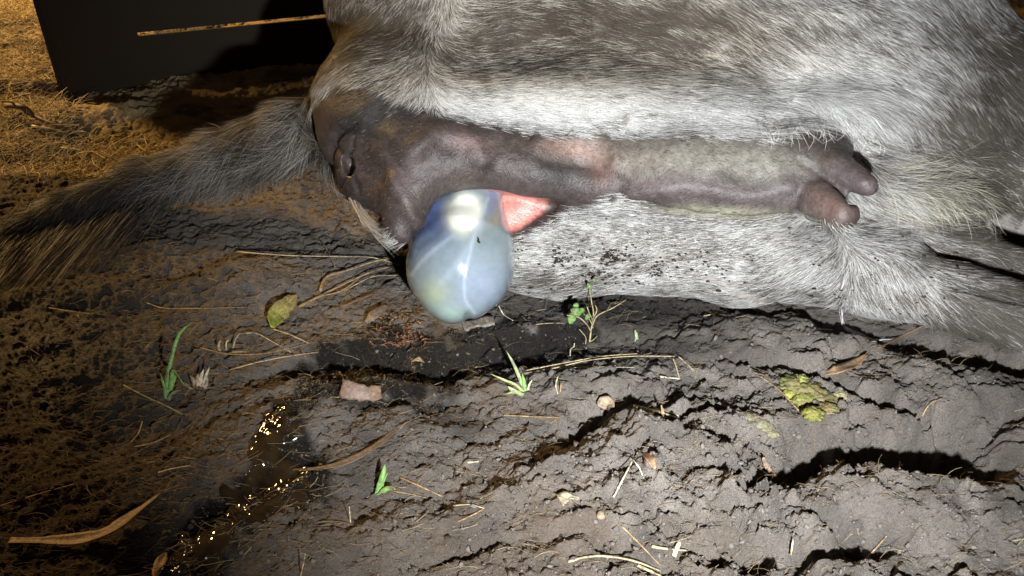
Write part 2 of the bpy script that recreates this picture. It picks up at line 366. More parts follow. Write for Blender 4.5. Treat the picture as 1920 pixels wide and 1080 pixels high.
def surface(f, lo, hi, h, B=8):
    lo = np.array(lo); n = (np.ceil((np.array(hi)-lo)/h/B)*B).astype(int)+1
    g = [lo[i]+h*np.arange(n[i]) for i in range(3)]
    nb = (n-1)//B
    c = [lo[i]+h*B*(np.arange(nb[i])+.5) for i in range(3)]
    C = f(*np.meshgrid(*c, indexing='ij')); D = np.full(n, 1.0, np.float32)
    rad = h*B*.87
    for I in zip(*np.where(np.abs(C) < rad*2.2)):
        sl = tuple(slice(I[k]*B, I[k]*B+B+1) for k in range(3))
        D[sl] = f(*np.meshgrid(*[g[k][sl[k]] for k in range(3)], indexing='ij'))
    for I in zip(*np.where(C <= -rad*2.2)):
        sl = tuple(slice(I[k]*B, I[k]*B+B+1) for k in range(3)); blk = D[sl]; blk[blk == 1.0] = -1.0
    S = D < 0
    cs = [S[a:n[0]-1+a, b:n[1]-1+b, c_:n[2]-1+c_] for a in (0, 1) for b in (0, 1) for c_ in (0, 1)]
    cnt = sum(q.astype(np.int8) for q in cs); act = (cnt > 0) & (cnt < 8)
    idx = np.full(act.shape, -1, np.int64); A = np.argwhere(act); idx[act] = np.arange(len(A))
    acc = np.zeros((len(A), 3)); m = np.zeros(len(A))
    cor = [np.array((a, b, c_)) for a in (0, 1) for b in (0, 1) for c_ in (0, 1)]
    for i in range(8):
        for j in range(i+1, 8):
            if abs(cor[i]-cor[j]).sum() != 1: continue
            p = A+cor[i]; q = A+cor[j]; va = D[p[:, 0], p[:, 1], p[:, 2]]; vb = D[q[:, 0], q[:, 1], q[:, 2]]
            cr = (va < 0) != (vb < 0); t = np.where(cr, va/np.where(va == vb, 1, va-vb), 0)[:, None]
            acc += np.where(cr[:, None], cor[i]+(cor[j]-cor[i])*t, 0); m += cr
    V = lo+h*(A+acc/m[:, None]); Q = []
    for ax in range(3):
        o1, o2 = (ax+1) % 3, (ax+2) % 3
        sh = [slice(1, n[k]-1) for k in range(3)]; sh[ax] = slice(0, n[ax]-1)
        s0 = S[tuple(sh)]; sh2 = list(sh); sh2[ax] = slice(1, n[ax]); s1 = S[tuple(sh2)]
        for flip in (0, 1):
            E = np.argwhere((s0 & ~s1) if not flip else (~s0 & s1))
            off = np.array([1, 1, 1]); off[ax] = 0; E = E+off
            e1 = np.zeros(3, int); e1[o1] = 1; e2 = np.zeros(3, int); e2[o2] = 1
            c_ = [E-e1-e2, E-e2, E, E-e1]; ids = [idx[q[:, 0], q[:, 1], q[:, 2]] for q in c_]
            if flip: ids = ids[::-1]
            Q.append(np.stack(ids, 1))
    Q = np.concatenate(Q)
    e = h*.3
    for _ in range(3):
        v = f(V[:, 0], V[:, 1], V[:, 2])
        N = np.stack([f(*(V+np.eye(3)[k]*e).T)-f(*(V-np.eye(3)[k]*e).T) for k in range(3)], 1)/(2*e)
        V = V-N*(np.clip(v/(np.sum(N*N, 1)+1e-6), -h, h))[:, None]*.8
    N /= np.linalg.norm(N, axis=1)[:, None]+1e-9
    return V, N, Q
def cam2world(V, point=True):
    o = np.empty_like(V); o[:, 0] = V[:, 0]
    o[:, 1] = V[:, 2]*CP+V[:, 1]*SP; o[:, 2] = V[:, 1]*CP-V[:, 2]*SP
    if point: o[:, 2] += H
    return o

# ------------------------------------------------------------------ the cow
COW = [
 (0, ell(1230, 20, 1.415, 600, 262, .325, 6)),                    # upper buttock and thigh
 (.07, ell(830, 30, 1.36, 200, 190, .24, 0)),                   # rump by the tail
 (.06, cap(1480, 70, 1.42, 222, 2300, 500, 1.32, 165)),          # barrel beyond the frame
 (.06, ell(1180, 215, 1.33, 560, 120, .16, 2)),                # hollow behind the udder
 (.09, ell(1540, 120, 1.27, 260, 115, .165, 14)),                # stifle bulge, brightest fur
 (.09, cap(1800, 250, 1.30, 115, 2350, 440, 1.30, 120)),        # belly fold
 (.035, ell(740, 262, 1.24, 120, 118, .15, 10)),                # perineum
 (.07, ell(940, 218, 1.215, 330, 70, .125, 4)),
 (.05, ell(755, 165, 1.26, 128, 105, .14, 0)),
 (.07, ell(1300, 246, 1.21, 310, 62, .125, 2)),
 (.03, ell(1560, 236, 1.175, 120, 50, .10, 10)),
 (.09, ell(1680, 240, 1.22, 170, 80, .10, 20)),
 (.03, cap(668, 262, 1.20, 50, 690, 330, 1.19, 62)),            # anus side bulge
 (.02, ell(880, 280, 1.19, 175, 78, .10, 2)),                   # upper lip bulge
 (.035, ell(880, 296, 1.150, 200, 60, .066, 3)),
 (.03, ell(1010, 300, 1.16, 110, 56, .06, 3)),
 (.025, cap(700, 335, 1.15, 55, 760, 392, 1.10, 34)),           # left corner of the lip
 (.012, cap(760, 392, 1.10, 34, 752, 440, 1.09, 18)),
 (.025, cap(1000, 322, 1.17, 44, 1110, 340, 1.15, 42)),         # lip to udder
 (.045, cap(1130, 324, 1.15, 68, 1460, 336, 1.095, 85)),         # udder
 (.030, ell(1510, 316, 1.12, 80, 74, .075, 12)),
 (.04, ell(1300, 340, 1.125, 175, 82, .072, 2)),
 (.03, ell(1010, 480, 1.215, 120, 70, .085, 0)),                # lower thigh
 (.045, cap(1080, 478, 1.205, 68, 1400, 482, 1.17, 78, 1.1)),
 (.04, cap(1400, 482, 1.17, 78, 1640, 504, 1.17, 78, 1.1)),
 (.03, cap(1640, 515, 1.17, 62, 2000, 620, 1.11, 60)),          # lower leg
 (.010, cap(1700, 450, 1.21, 48, 2000, 520, 1.19, 46)),
 (.02, ell(1680, 330, 1.30, 150, 95, .10, 20)),                 # groin behind the teats
 (.05, cap(1790, 320, 1.235, 62, 2000, 380, 1.20, 62)),
 (.008, cap(956, 448, 1.150, 10, 1010, 426, 1.145, 11)),
 (.008, cap(1010, 426, 1.145, 11, 1078, 392, 1.14, 14)),         # lower lip
 (.012, cap(1078, 388, 1.15, 15, 1150, 350, 1.14, 24)),
 (.012, cap(1568, 316, 1.05, 34, 1622, 346, 1.02, 25)),         # teats
 (.010, cap(1538, 378, 1.045, 40, 1582, 402, 1.015, 31)),
 (.010, cap(1600, 285, 1.13, 20, 1640, 316, 1.10, 13)),
 (.03, ell(1700, 380, 1.20, 170, 66, .085, 8)),
 (.022, cap(640, 225, 1.30, 55, 560, 245, 1.30, 46)),           # tail
 (.02, cap(560, 245, 1.30, 46, 420, 298, 1.35, 42)),
 (.02, cap(420, 298, 1.35, 42, 280, 342, 1.36, 34)),
 (.02, cap(280, 342, 1.36, 34, 120, 392, 1.33, 24)),
 (.02, cap(120, 392, 1.33, 24, 20, 430, 1.29, 10)),
 (.008, cap(840, 415, 1.125, 46, 905, 412, 1.125, 42), 'sub'),  # the opening
 (.008, cap(905, 412, 1.125, 42, 975, 392, 1.12, 26), 'sub'),
 (.008, cap(975, 392, 1.12, 26, 1050, 378, 1.115, 8), 'sub'),
(.010, ell(978, 404, 1.165, 92, 50, .020, -22)),                # pink lining
 (.032, ell(785, 288, 1.11, 78, 56, .055)),
 (.030, cap(738, 428, 1.09, 10, 772, 350, 1.09, 17)),         # rim of the lip over the sac
 (.045, cap(772, 350, 1.09, 17, 862, 306, 1.10, 17)),
 (.045, cap(862, 306, 1.10, 17, 1000, 320, 1.105, 19)),
 (.045, cap(1000, 322, 1.105, 20, 1100, 350, 1.12, 22)),
 (.006, ell(655, 310, 1.128, 13, 20, .020, -20), 'sub'),        # anus
]
fc = field(COW)
V, N, Q = surface(fc, (-.75, -.18, .92), (1.55, .52, 1.92), .0041)
Vw = cam2world(V); Nw = cam2world(N, False)
px, py, dd = project(Vw)

# wrinkles and small folds, pushed along the normal
wr = np.zeros(len(V))
def fold(pts, wpx, amp):
    global wr
    pts = spline(pts, 40); d = np.full(len(V), 1e9)
    for a, b_ in zip(pts[:-1], pts[1:]):
        e = b_-a; t = np.clip(((px-a[0])*e[0]+(py-a[1])*e[1])/(e@e+1e-9), 0, 1)
        d = np.minimum(d, np.hypot(px-a[0]-t*e[0], py-a[1]-t*e[1]))
    wr = wr+amp*np.exp(-(d/wpx)**2)
front = dd < 1.45
fold([(620, 345), (618, 290), (632, 250), (660, 235)], 9, -.008)
fold([(640, 250), (700, 262), (745, 300), (760, 350)], 16, -.003)
fold([(760, 300), (820, 250), (880, 262), (905, 300)], 18, .007)
fold([(740, 330), (752, 360), (770, 400), (790, 425)], 14, .006)
fold([(1010, 260), (1120, 262), (1160, 290), (1150, 320)], 16, .007)
fold([(1020, 300), (1120, 315), (1170, 345)], 12, -.005)
fold([(1180, 365), (1280, 350), (1400, 368), (1480, 350)], 16, .006)
fold([(1000, 256), (1200, 246), (1460, 252), (1560, 238)], 6, -.002)
fold([(1160, 372), (1280, 402), (1400, 412), (1490, 405)], 7, -.006)
fold([(1340, 520), (1420, 555), (1480, 570)], 8, -.006)
fold([(1770, 525), (1840, 545), (2000, 580)], 10, -.02)
fold([(1740, 400), (1820, 410), (1960, 440)], 22, -.035)
fold([(1500, 300), (1560, 340), (1600, 378)], 6, -.006)
for k in range(7):                 # radial wrinkles about the anus
    a = k*.9+.3; fold([(655+16*math.cos(a), 310+22*math.sin(a)), (655+40*math.cos(a), 310+52*math.sin(a))], 4, -.003)
wr += .0035*fbm(px/60, py/45, 3, 300)*(dd < 1.5)
Vw = Vw+Nw*(wr*front)[:, None]
px, py, dd = project(Vw)

DARK = [(560, 205), (628, 148), (660, 146), (712, 150), (748, 178), (800, 200), (850, 214), (930, 226), (1000, 248), (1200, 246), (1330, 249), (1450, 256), (1500, 238), (1560, 226), (1618, 240), (1650, 290), (1660, 380), (1616, 440), (1560, 428), (1496, 412), (1400, 420), (1290, 412), (1230, 398), (1165, 372), (1120, 390), (1060, 416), (1000, 446), (958, 462), (940, 470), (760, 470), (700, 430), (640, 380), (560, 330)]
sd = poly_sd(px, py, DARK)+9*fbm(px/25, py/18, 3, 310)
sd = np.where((px > 1575) & (py > 262) & (dd > 1.088), 14, sd)
n1 = fbm(px/40, py/26, 4, 320); n2 = fbm(px/9, py/7, 3, 330)
skin = np.tile(np.array((.056, .042, .038)), (len(V), 1))*(1+.5*n1+.4*n2)[:, None]
for (cx, cy, rx, ry, an, c, s) in [
    (880, 268, 42, 20, 15, (.17, .115, .11), .9), (760, 330, 34, 50, 20, (.10, .072, .07), .8), (700, 210, 60, 45, 0, (.045, .043, .042), .8),
    (1100, 282, 70, 22, 8, (.30, .17, .135), .9), (1130, 320, 24, 24, 0, (.25, .12, .10), .7), (1050, 330, 50, 30, 0, (.04, .036, .036), .8),
    (1310, 292, 180, 36, 2, (.25, .23, .195), .85), (1440, 300, 70, 34, 0, (.25, .235, .20), .7), (1200, 300, 50, 40, 0, (.23, .205, .17), .6),
    (1250, 350, 120, 18, 5, (.15, .12, .12), .8), (1200, 378, 90, 10, 8, (.06, .05, .05), .7), (1330, 372, 150, 12, 2, (.10, .082, .08), .6), (1180, 268, 60, 14, 0, (.12, .10, .085), .5), (1350, 398, 120, 11, 2, (.28, .265, .20), .9), (1470, 360, 60, 22, -10, (.13, .11, .11), .8),
    (1550, 265, 85, 46, 10, (.060, .048, .043), 1.0), (1600, 338, 50, 24, 28, (.085, .068, .072), .9), (1555, 388, 42, 20, 30, (.12, .078, .072), 1.0),
    (1625, 350, 14, 18, 0, (.09, .065, .065), .8), (1600, 420, 18, 14, 0, (.06, .04, .035), .8), (820, 190, 30, 10, 15, (.05, .05, .05), .4)]:
    m = np.clip(s*1.15*splat(px, py, cx, cy, rx, ry, an)+.25*n1*(splat(px, py, cx, cy, rx*1.3, ry*1.3, an)), 0, 1)
    skin = mix(skin, c, m)
fur = np.tile(np.array((.26, .24, .22)), (len(V), 1))
m = 1-sstep(-7, 9, sd); body = fur*(1-m[:, None])+skin*m[:, None]
PINK = [(880, 340), (1046, 360), (1036, 376), (1024, 398), (990, 424), (958, 440), (880, 470), (820, 440)]
pk = (1-sstep(-5, 4, poly_sd(px, py, PINK)+4*fbm(px/12, py/12, 3, 340)+3))*(fc(V[:, 0], V[:, 1], V[:, 2]-.006) > -.02)*(dd > 1.11)
dk_ = sstep(1000, 1040, px+20*fbm(px/9, py/9, 2, 346))[:, None]*.85
pkc = np.tile(np.array((.60, .24, .20)), (len(V), 1))*(1+.28*fbm(px/16, py/10, 3, 345))[:, None]
pkc = pkc*(1-dk_)+np.array((.10, .05, .04))*dk_
body = body*(1-pk[:, None])+pkc*pk[:, None]
wetm = np.clip(.9*splat(px, py, 650, 325, 26, 34)+.55*pk+.9*np.exp(-((poly_sd(px, py, [(952, 436), (1082, 384), (1090, 392), (960, 452)])+3)/7)**2)*(dd < 1.3), 0, 1)
wetm = np.maximum(wetm, .8*splat(px, py, 860, 356, 60, 8, -8))
cow = mesh_np('cow', Vw, Q.ravel(), 4, M_skin, cols=body, attrs={'wet': wetm})
tag(cow, 'grey haired cow lying on its side, dark udder and tail end towards us', 'cow')

# hair roots
tri = np.concatenate((Q[:, [0, 1, 2]], Q[:, [0, 2, 3]]))
A_, B_, C_ = Vw[tri[:, 0]], Vw[tri[:, 1]], Vw[tri[:, 2]]
area = .5*np.linalg.norm(np.cross(B_-A_, C_-A_), axis=1)
cen = (A_+B_+C_)/3; cpx, cpy, cdd = project(cen); cn = Nw[tri[:, 0]]
view = (np.array((0, 0, H))-cen); view /= np.linalg.norm(view, axis=1)[:, None]
facing = np.sum(view*cn, 1)
weight = area*np.where(facing > -.35, 1, .05)*np.where((cpx > -60) & (cpx < 1990) & (cpy > -60), 1, .12)*(cen[:, 2] > -.01)
FLOW = [  # px, py, direction in the picture (dx, dy)
 (660, 30, -.9, .5), (700, 110, -.9, .25), (650, 170, -.9, .3), (760, 120, -.5, .8), (790, 40, -.4, .8), (880, 170, 1, .1), (900, 60, 1, -.22), (930, 120, 1, -.05), (1000, 10, 1, -.1), (1020, 70, 1, -.02), (1150, 20, 1, .32), (1300, 30, 1, .6), (1250, 90, .9, .5), (1100, 90, 1, .22),
 (1150, 160, 1, .15), (1300, 190, 1, .2), (1450, 100, 1, .7), (1450, 200, 1, .35), (1600, 60, 1, .7), (1600, 170, 1, .55), (1560, 225, .8, .9), (1750, 120, 1, .75), (1700, 230, 1, .8), (1850, 200, .8, .8), (1850, 320, .9, .3), (1900, 60, 1, .5),
 (1000, 480, -1, .12), (1150, 440, -1, .05), (1200, 500, -1, .2), (1350, 450, -1, .1), (1350, 530, -1, .1), (1500, 460, -1, .1), (1540, 520, -.6, .4), (1650, 540, .5, .9), (1700, 580, .6, .8), (1650, 430, 1, .1), (1720, 340, .9, .4), (1800, 480, 1, .25), (1880, 600, .9, .6), (1800, 620, .8, .7),
 (600, 200, -.9, .35), (600, 280, -.9, .38), (640, 300, -.9, .3), (640, 220, -.9, .3), (500, 240, -.9, .3), (520, 310, -.6, .7), (400, 280, -.95, .2), (420, 350, -.7, .6), (280, 320, -.95, .25), (280, 380, -.75, .55), (120, 390, -.8, .5),
 (2300, 100, 1, .3), (2300, 400, 1, .3)]
FL = np.array(FLOW)
def flow(px, py):
    w = 1/(((px[:, None]-FL[:, 0])**2+(py[:, None]-FL[:, 1])**2)+900)**1.6
    d = w@FL[:, 2:]; return d/(np.linalg.norm(d, axis=1)[:, None]+1e-9)
def hairs(name, n, sel, length, pwhite, white, dark, width, lift, parent, seg=3, droop=.0, wav=.1, rough_dir=.13, lenvar=.45):
    """sel, length, pwhite: functions of pixel and depth arrays."""
    wgt = weight*sel(cpx, cpy, cdd); wgt /= wgt.sum()
    t = rng.choice(len(tri), n, p=wgt); r1 = np.sqrt(rng.random(n))[:, None]; r2 = rng.random(n)[:, None]
    R = A_[t]*(1-r1)+B_[t]*r1*(1-r2)+C_[t]*r1*r2; Nn = Nw[tri[t, 0]]
    hx, hy, hd = project(R); D = flow(hx+30*fbm(hx/120, hy/120, 2, 400), hy+30*fbm(hx/120, hy/120, 2, 401))
    a = .32*fbm(hx/60, hy/45, 3, 402)+rng.normal(0, rough_dir, n)
    D = np.stack((D[:, 0]*np.cos(a)-D[:, 1]*np.sin(a), D[:, 0]*np.sin(a)+D[:, 1]*np.cos(a)), 1)
    Dw = np.stack((D[:, 0], -D[:, 1]*SP, -D[:, 1]*CP), 1)
    Dw -= Nn*np.sum(Dw*Nn, 1)[:, None]; Dw /= np.linalg.norm(Dw, axis=1)[:, None]+1e-9
    L = length(hx, hy, hd)*(1-lenvar+2*lenvar*rng.random(n)); lf = lift*(.4+1.2*rng.random(n))
    S = np.cross(Dw, Nn); S /= np.linalg.norm(S, axis=1)[:, None]+1e-9
    S = S*np.cos(q := rng.normal(0, .5, n))[:, None]+Nn*np.sin(q)[:, None]
    W = width*(.6+.8*rng.random(n)); bend = rng.normal(0, wav, n)
    pts = []
    for k in range(seg+1):
        s = k/seg; c = R+Dw*(L*s)[:, None]+Nn*(L*lf*s*(1-.35*s))[:, None]+np.cross(Dw, Nn)*(L*bend*s*s)[:, None]
        c[:, 2] -= droop*L*s*s; pts.append(c)
    Vs = []
    for k in range(seg): ww = (W*(1-.75*k/seg))[:, None]*.5; Vs += [pts[k]-S*ww, pts[k]+S*ww]
    Vs.append(pts[seg]); m = len(Vs); VV = np.stack(Vs, 1).reshape(-1, 3)
    b0 = np.arange(n)*m; fs = []; ns = []
    for k in range(seg-1): fs.append(np.stack((b0+2*k, b0+2*k+1, b0+2*k+3, b0+2*k+2), 1))
    qd = np.concatenate(fs).ravel(); td = np.stack((b0+2*seg-2, b0+2*seg-1, b0+2*seg), 1).ravel()
    npoly = np.concatenate((np.full(n*(seg-1), 4), np.full(n, 3)))
    pw = pwhite(hx, hy, hd); isw = (rng.random(n) < pw)[:, None]
    c = np.where(isw, np.array(white)[None], np.array(dark)[None])*(.7+.6*rng.random(n))[:, None]
    wm = sstep(.05, .6, splat(hx, hy, 1050, 60, 420, 110)+.8*splat(hx, hy, 700, 60, 90, 120))[:, None]
    c = c*(1-wm*np.array((.05, .13, .24)))
    cc = np.repeat(c, m, 0)
    return mesh_np(name, VV, np.concatenate((qd, td)), npoly, M_hair, parent, True, cols=cc)
def sel_fur(x, y, d): return np.maximum(sstep(-16, 6, poly_sd(x, y, DARK)+10*fbm(x/25, y/18, 3, 310)), ((x > 1575) & (y > 262) & (d > 1.092))*1.0)*np.where((x < 622) & (d > 1.2) & (y > 150), 0, 1)
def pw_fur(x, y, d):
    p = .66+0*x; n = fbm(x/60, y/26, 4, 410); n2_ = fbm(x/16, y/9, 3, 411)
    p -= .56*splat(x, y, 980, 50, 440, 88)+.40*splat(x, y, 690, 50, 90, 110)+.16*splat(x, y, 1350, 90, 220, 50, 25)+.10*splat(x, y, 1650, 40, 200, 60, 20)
    p += .42*splat(x, y, 1060, 190, 260, 44)+.3*splat(x, y, 1560, 170, 190, 55, 20)+.2*splat(x, y, 1380, 210, 120, 40)+.14*splat(x, y, 1000, 460, 110, 36)-.16*splat(x, y, 1250, 460, 300, 60)-.28*splat(x, y, 1880, 560, 200, 110)  # pale band holds some painted torch light, lower right its painted falloff
    p -= .50*sstep(0, 1, splat(x, y, 1880, 270, 190, 170)*1.5)+.3*splat(x, y, 1850, 620, 120, 60)+.35*splat(x, y, 1900, 60, 120, 110)  # dark wet fur, deepened with torch falloff painted into the coat
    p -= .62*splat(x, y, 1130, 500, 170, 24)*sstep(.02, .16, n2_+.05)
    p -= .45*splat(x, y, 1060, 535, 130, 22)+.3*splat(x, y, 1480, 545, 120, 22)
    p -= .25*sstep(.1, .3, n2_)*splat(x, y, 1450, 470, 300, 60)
    p -= .34*splat(x, y, 1920, 500, 240, 220)+.22*splat(x, y, 1450, 30, 380, 70)  # torch falloff at right and along the top, painted as fewer white hairs
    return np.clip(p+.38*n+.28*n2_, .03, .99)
def len_fur(x, y, d): return .016+.010*splat(x, y, 1640, 250, 160, 80)+.012*splat(x, y, 1700, 350, 120, 70)+.008*splat(x, y, 1750, 580, 200, 80)+.006*splat(x, y, 1250, 20, 400, 120)-.009*splat(x, y, 1200, 460, 330, 80)-.006*splat(x, y, 1050, 190, 300, 50)
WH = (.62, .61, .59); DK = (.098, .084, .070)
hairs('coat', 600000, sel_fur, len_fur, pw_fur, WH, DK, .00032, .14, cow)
hairs('skin_hair', 26000, lambda x, y, d: (1-sstep(-6, 14, sel_d := poly_sd(x, y, DARK)))*np.where(d < 1.4, 1, 0)*(1-sstep(.2, .6, splat(x, y, 1590, 370, 60, 60)))*np.where((poly_sd(x, y, PINK) < 8), 0, 1)*(x > 630),
      lambda x, y, d: .0042+.004*splat(x, y, 700, 190, 90, 60), lambda x, y, d: .12+.3*splat(x, y, 1320, 300, 180, 60), (.22, .20, .18), (.03, .026, .025), .0003, .25, cow, seg=2)
hairs('tail_hair', 60000, lambda x, y, d: np.where((x < 622) & (d > 1.21), 1, 0)*(y > 150), lambda x, y, d: .038-.012*sstep(300, 100, x)+.014*splat(x, y, 560, 290, 120, 40),
      lambda x, y, d: np.clip(.30+.5*fbm(x/30, y/14, 3, 420)-.45*sstep(420, 180, x)+.3*splat(x, y, 600, 200, 60, 30)+.25*splat(x, y, 500, 330, 150, 40), .02, .9), (.36, .33, .29), (.035, .028, .023), .00042, .30, cow, seg=4, droop=.12, wav=.22, rough_dir=.28)

# ------------------------------------------------------------------ the fluid filled sac
SAC = [(0, ell(863, 496, 1.12, 102, 104, .073)), (.020, cap(900, 345, 1.15, 42, 880, 440, 1.13, 78)),
       (.018, ell(815, 420, 1.15, 52, 62, .050, 20)), (.010, ell(872, 388, 1.128, 32, 44, .030, 12)), (.02, ell(842, 562, 1.10, 46, 36, .035, 20))]
fs_ = field(SAC)
SV, SN, SQ = surface(fs_, (-.16, -.07, 1.0), (.03, .14, 1.26), .0026)
SW = cam2world(SV); sx, sy, sdp = project(SW); SNw = cam2world(SN, False)
def line_m(px, py, pts, wpx):
    pts = spline(pts, 30); d = np.full(len(px), 1e9)
    for a, b_ in zip(pts[:-1], pts[1:]):
        e = b_-a; t = np.clip(((px-a[0])*e[0]+(py-a[1])*e[1])/(e@e+1e-9), 0, 1)
        d = np.minimum(d, np.hypot(px-a[0]-t*e[0], py-a[1]-t*e[1]))
    return np.exp(-(d/wpx)**2)
v1 = line_m(sx, sy, [(915, 372), (892, 430), (880, 480), (871, 525), (872, 560), (890, 588)], 3.4)
v2 = line_m(sx, sy, [(850, 440), (800, 480), (770, 515)], 4)
v3 = line_m(sx, sy, [(905, 420), (860, 490), (825, 530)], 7)
v4 = line_m(sx, sy, [(935, 360), (945, 410), (960, 460), (964, 520)], 4)
SW = SW+SNw*(.0005*v1+.0005*v2+.0003*v3-.0012*line_m(sx, sy, [(842, 372), (832, 415), (800, 448), (764, 470)], 10)+.0014*fbm(sx/38, sy/38, 2, 500)+.0006*fbm(sx/10, sy/40, 2, 502)*sstep(430, 370, sy)-.004*splat(sx, sy, 878, 598, 8, 12))[:, None]
zb = ground_h(SW[:, 0], SW[:, 1], False); SW[:, 2] = np.maximum(SW[:, 2], zb-.004)
c = np.tile(np.array((.20, .245, .285)), (len(SV), 1))*(1+.10*fbm(sx/18, sy/18, 3, 501))[:, None]
c = mix(c, (.25, .31, .31), np.clip(splat(sx, sy, 900, 480, 60, 60)+splat(sx, sy, 930, 420, 40, 50), 0, 1)*.6)
c = mix(c, (.27, .32, .41), splat(sx, sy, 900, 535, 50, 55)*.8)
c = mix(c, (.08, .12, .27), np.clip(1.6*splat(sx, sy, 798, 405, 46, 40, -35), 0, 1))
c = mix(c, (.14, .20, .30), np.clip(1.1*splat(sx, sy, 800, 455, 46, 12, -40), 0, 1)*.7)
c = mix(c, (.16, .20, .34), np.clip(line_m(sx, sy, [(925, 350), (918, 390), (900, 420)], 10), 0, 1)*.7)
c = mix(c, (.38, .42, .24), splat(sx, sy, 812, 552, 30, 32, 40)*.6)
c = mix(c, (.30, .40, .34), splat(sx, sy, 845, 590, 50, 16)*.7)
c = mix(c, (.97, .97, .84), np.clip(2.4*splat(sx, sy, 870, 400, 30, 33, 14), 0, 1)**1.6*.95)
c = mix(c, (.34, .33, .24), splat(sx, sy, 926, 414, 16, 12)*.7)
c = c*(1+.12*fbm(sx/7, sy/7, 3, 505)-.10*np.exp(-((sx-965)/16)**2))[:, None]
for vv, k in ((v1, .36), (v2, .3), (v3, .2), (v4, .35)): c = mix(c, (.5, .57, .68), vv*k)
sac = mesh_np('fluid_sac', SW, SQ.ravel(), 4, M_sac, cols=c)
tag(sac, 'milky blue fluid filled sac with a white lump hanging from the cow', 'birth sac')

def lump(mb, c, r, col, sub=2, amp=.25, sq=(1, 1, 1), fr=1.0, seed=0):
    import bmesh
    bm = bmesh.new(); bmesh.ops.create_icosphere(bm, subdivisions=sub, radius=1)
    V = np.array([v.co[:] for v in bm.verts]); F_ = [tuple(v.index for v in f.verts) for f in bm.faces]; bm.free()
    k = 1+amp*2*(fbm(V[:, 0]*fr*1.7+seed, V[:, 1]*fr*1.7+V[:, 2]*1.3+seed*.7, 3, 3)+.5*fbm(V[:, 2]*fr*2+seed, V[:, 0]*fr+seed, 2, 8))
    V = V*k[:, None]*r*np.array(sq)+np.array(c)
    mb.add(V, F_, [tuple(min(1, q*(.75+.5*rnd.random())) for q in col) for _ in range(len(V))])

# the dark speck on the sac sits on its surface
def on_surface(f, px, py, d0=.95, d1=1.6):
    for d in np.arange(d0, d1, .002):
        X_, Y_ = (px-960)*d/F, (540-py)*d/F
        if f(np.array([X_]), np.array([Y_]), np.array([d]))[0] < 0: return P(px, py, d)
    return P(px, py, d1)
mb = MB(); lump(mb, on_surface(fs_, 896, 450), .0026, (.02, .022, .012), 2, .3, (.7, .8, 1.5), seed=3)
lump(mb, on_surface(fs_, 897, 454), .0023, (.03, .035, .01), 2, .3, (1, .7, 1.2), seed=5)
tag(mb.build('dirt_speck', M_crumb), 'tiny dark speck of dirt stuck on the front of the blue sac', 'speck')

# ------------------------------------------------------------------ dark panel behind
pr = np.array((-.852, 1.653)); pd = np.array((.9555, .2952)); pn = np.array((-.2952, .9555))
def panel_box(s0, s1, z0, z1, t0=-.002, t1=.002):
    V = []
    for s, t in ((s0, t0), (s1, t0), (s1, t1), (s0, t1)):
        q = pr+pd*s+pn*t
        V += [(q[0], q[1], z0), (q[0], q[1], z1)]
    return V, [(0, 1, 3, 2), (2, 3, 5, 4), (4, 5, 7, 6), (6, 7, 1, 0), (1, 7, 5, 3), (0, 2, 4, 6)]
panel = bpy.data.objects.new('metal_panel', None); SC.collection.objects.link(panel)
tag(panel, 'dark upright sheet panel with a narrow lit slot, behind the tail', 'panel')
mb = MB(); mb.add(*panel_box(0, 1.5, -.05, .0905), (.04, .035, .03)); mb.add(*panel_box(0, .154, .0905, .0975), (.04, .035, .03))
mb.build('lower_sheet', M_panel, panel, False)
mb = MB(); mb.add(*panel_box(0, 1.5, .0975, .40), (.04, .035, .03)); mb.build('upper_sheet', M_panel, panel, False)
mb = MB(); mb.add(*panel_box(-.006, 0, -.05, .402, -.006, .006), (.04, .035, .03)); mb.build('edge_strip', M_panel, panel, False)

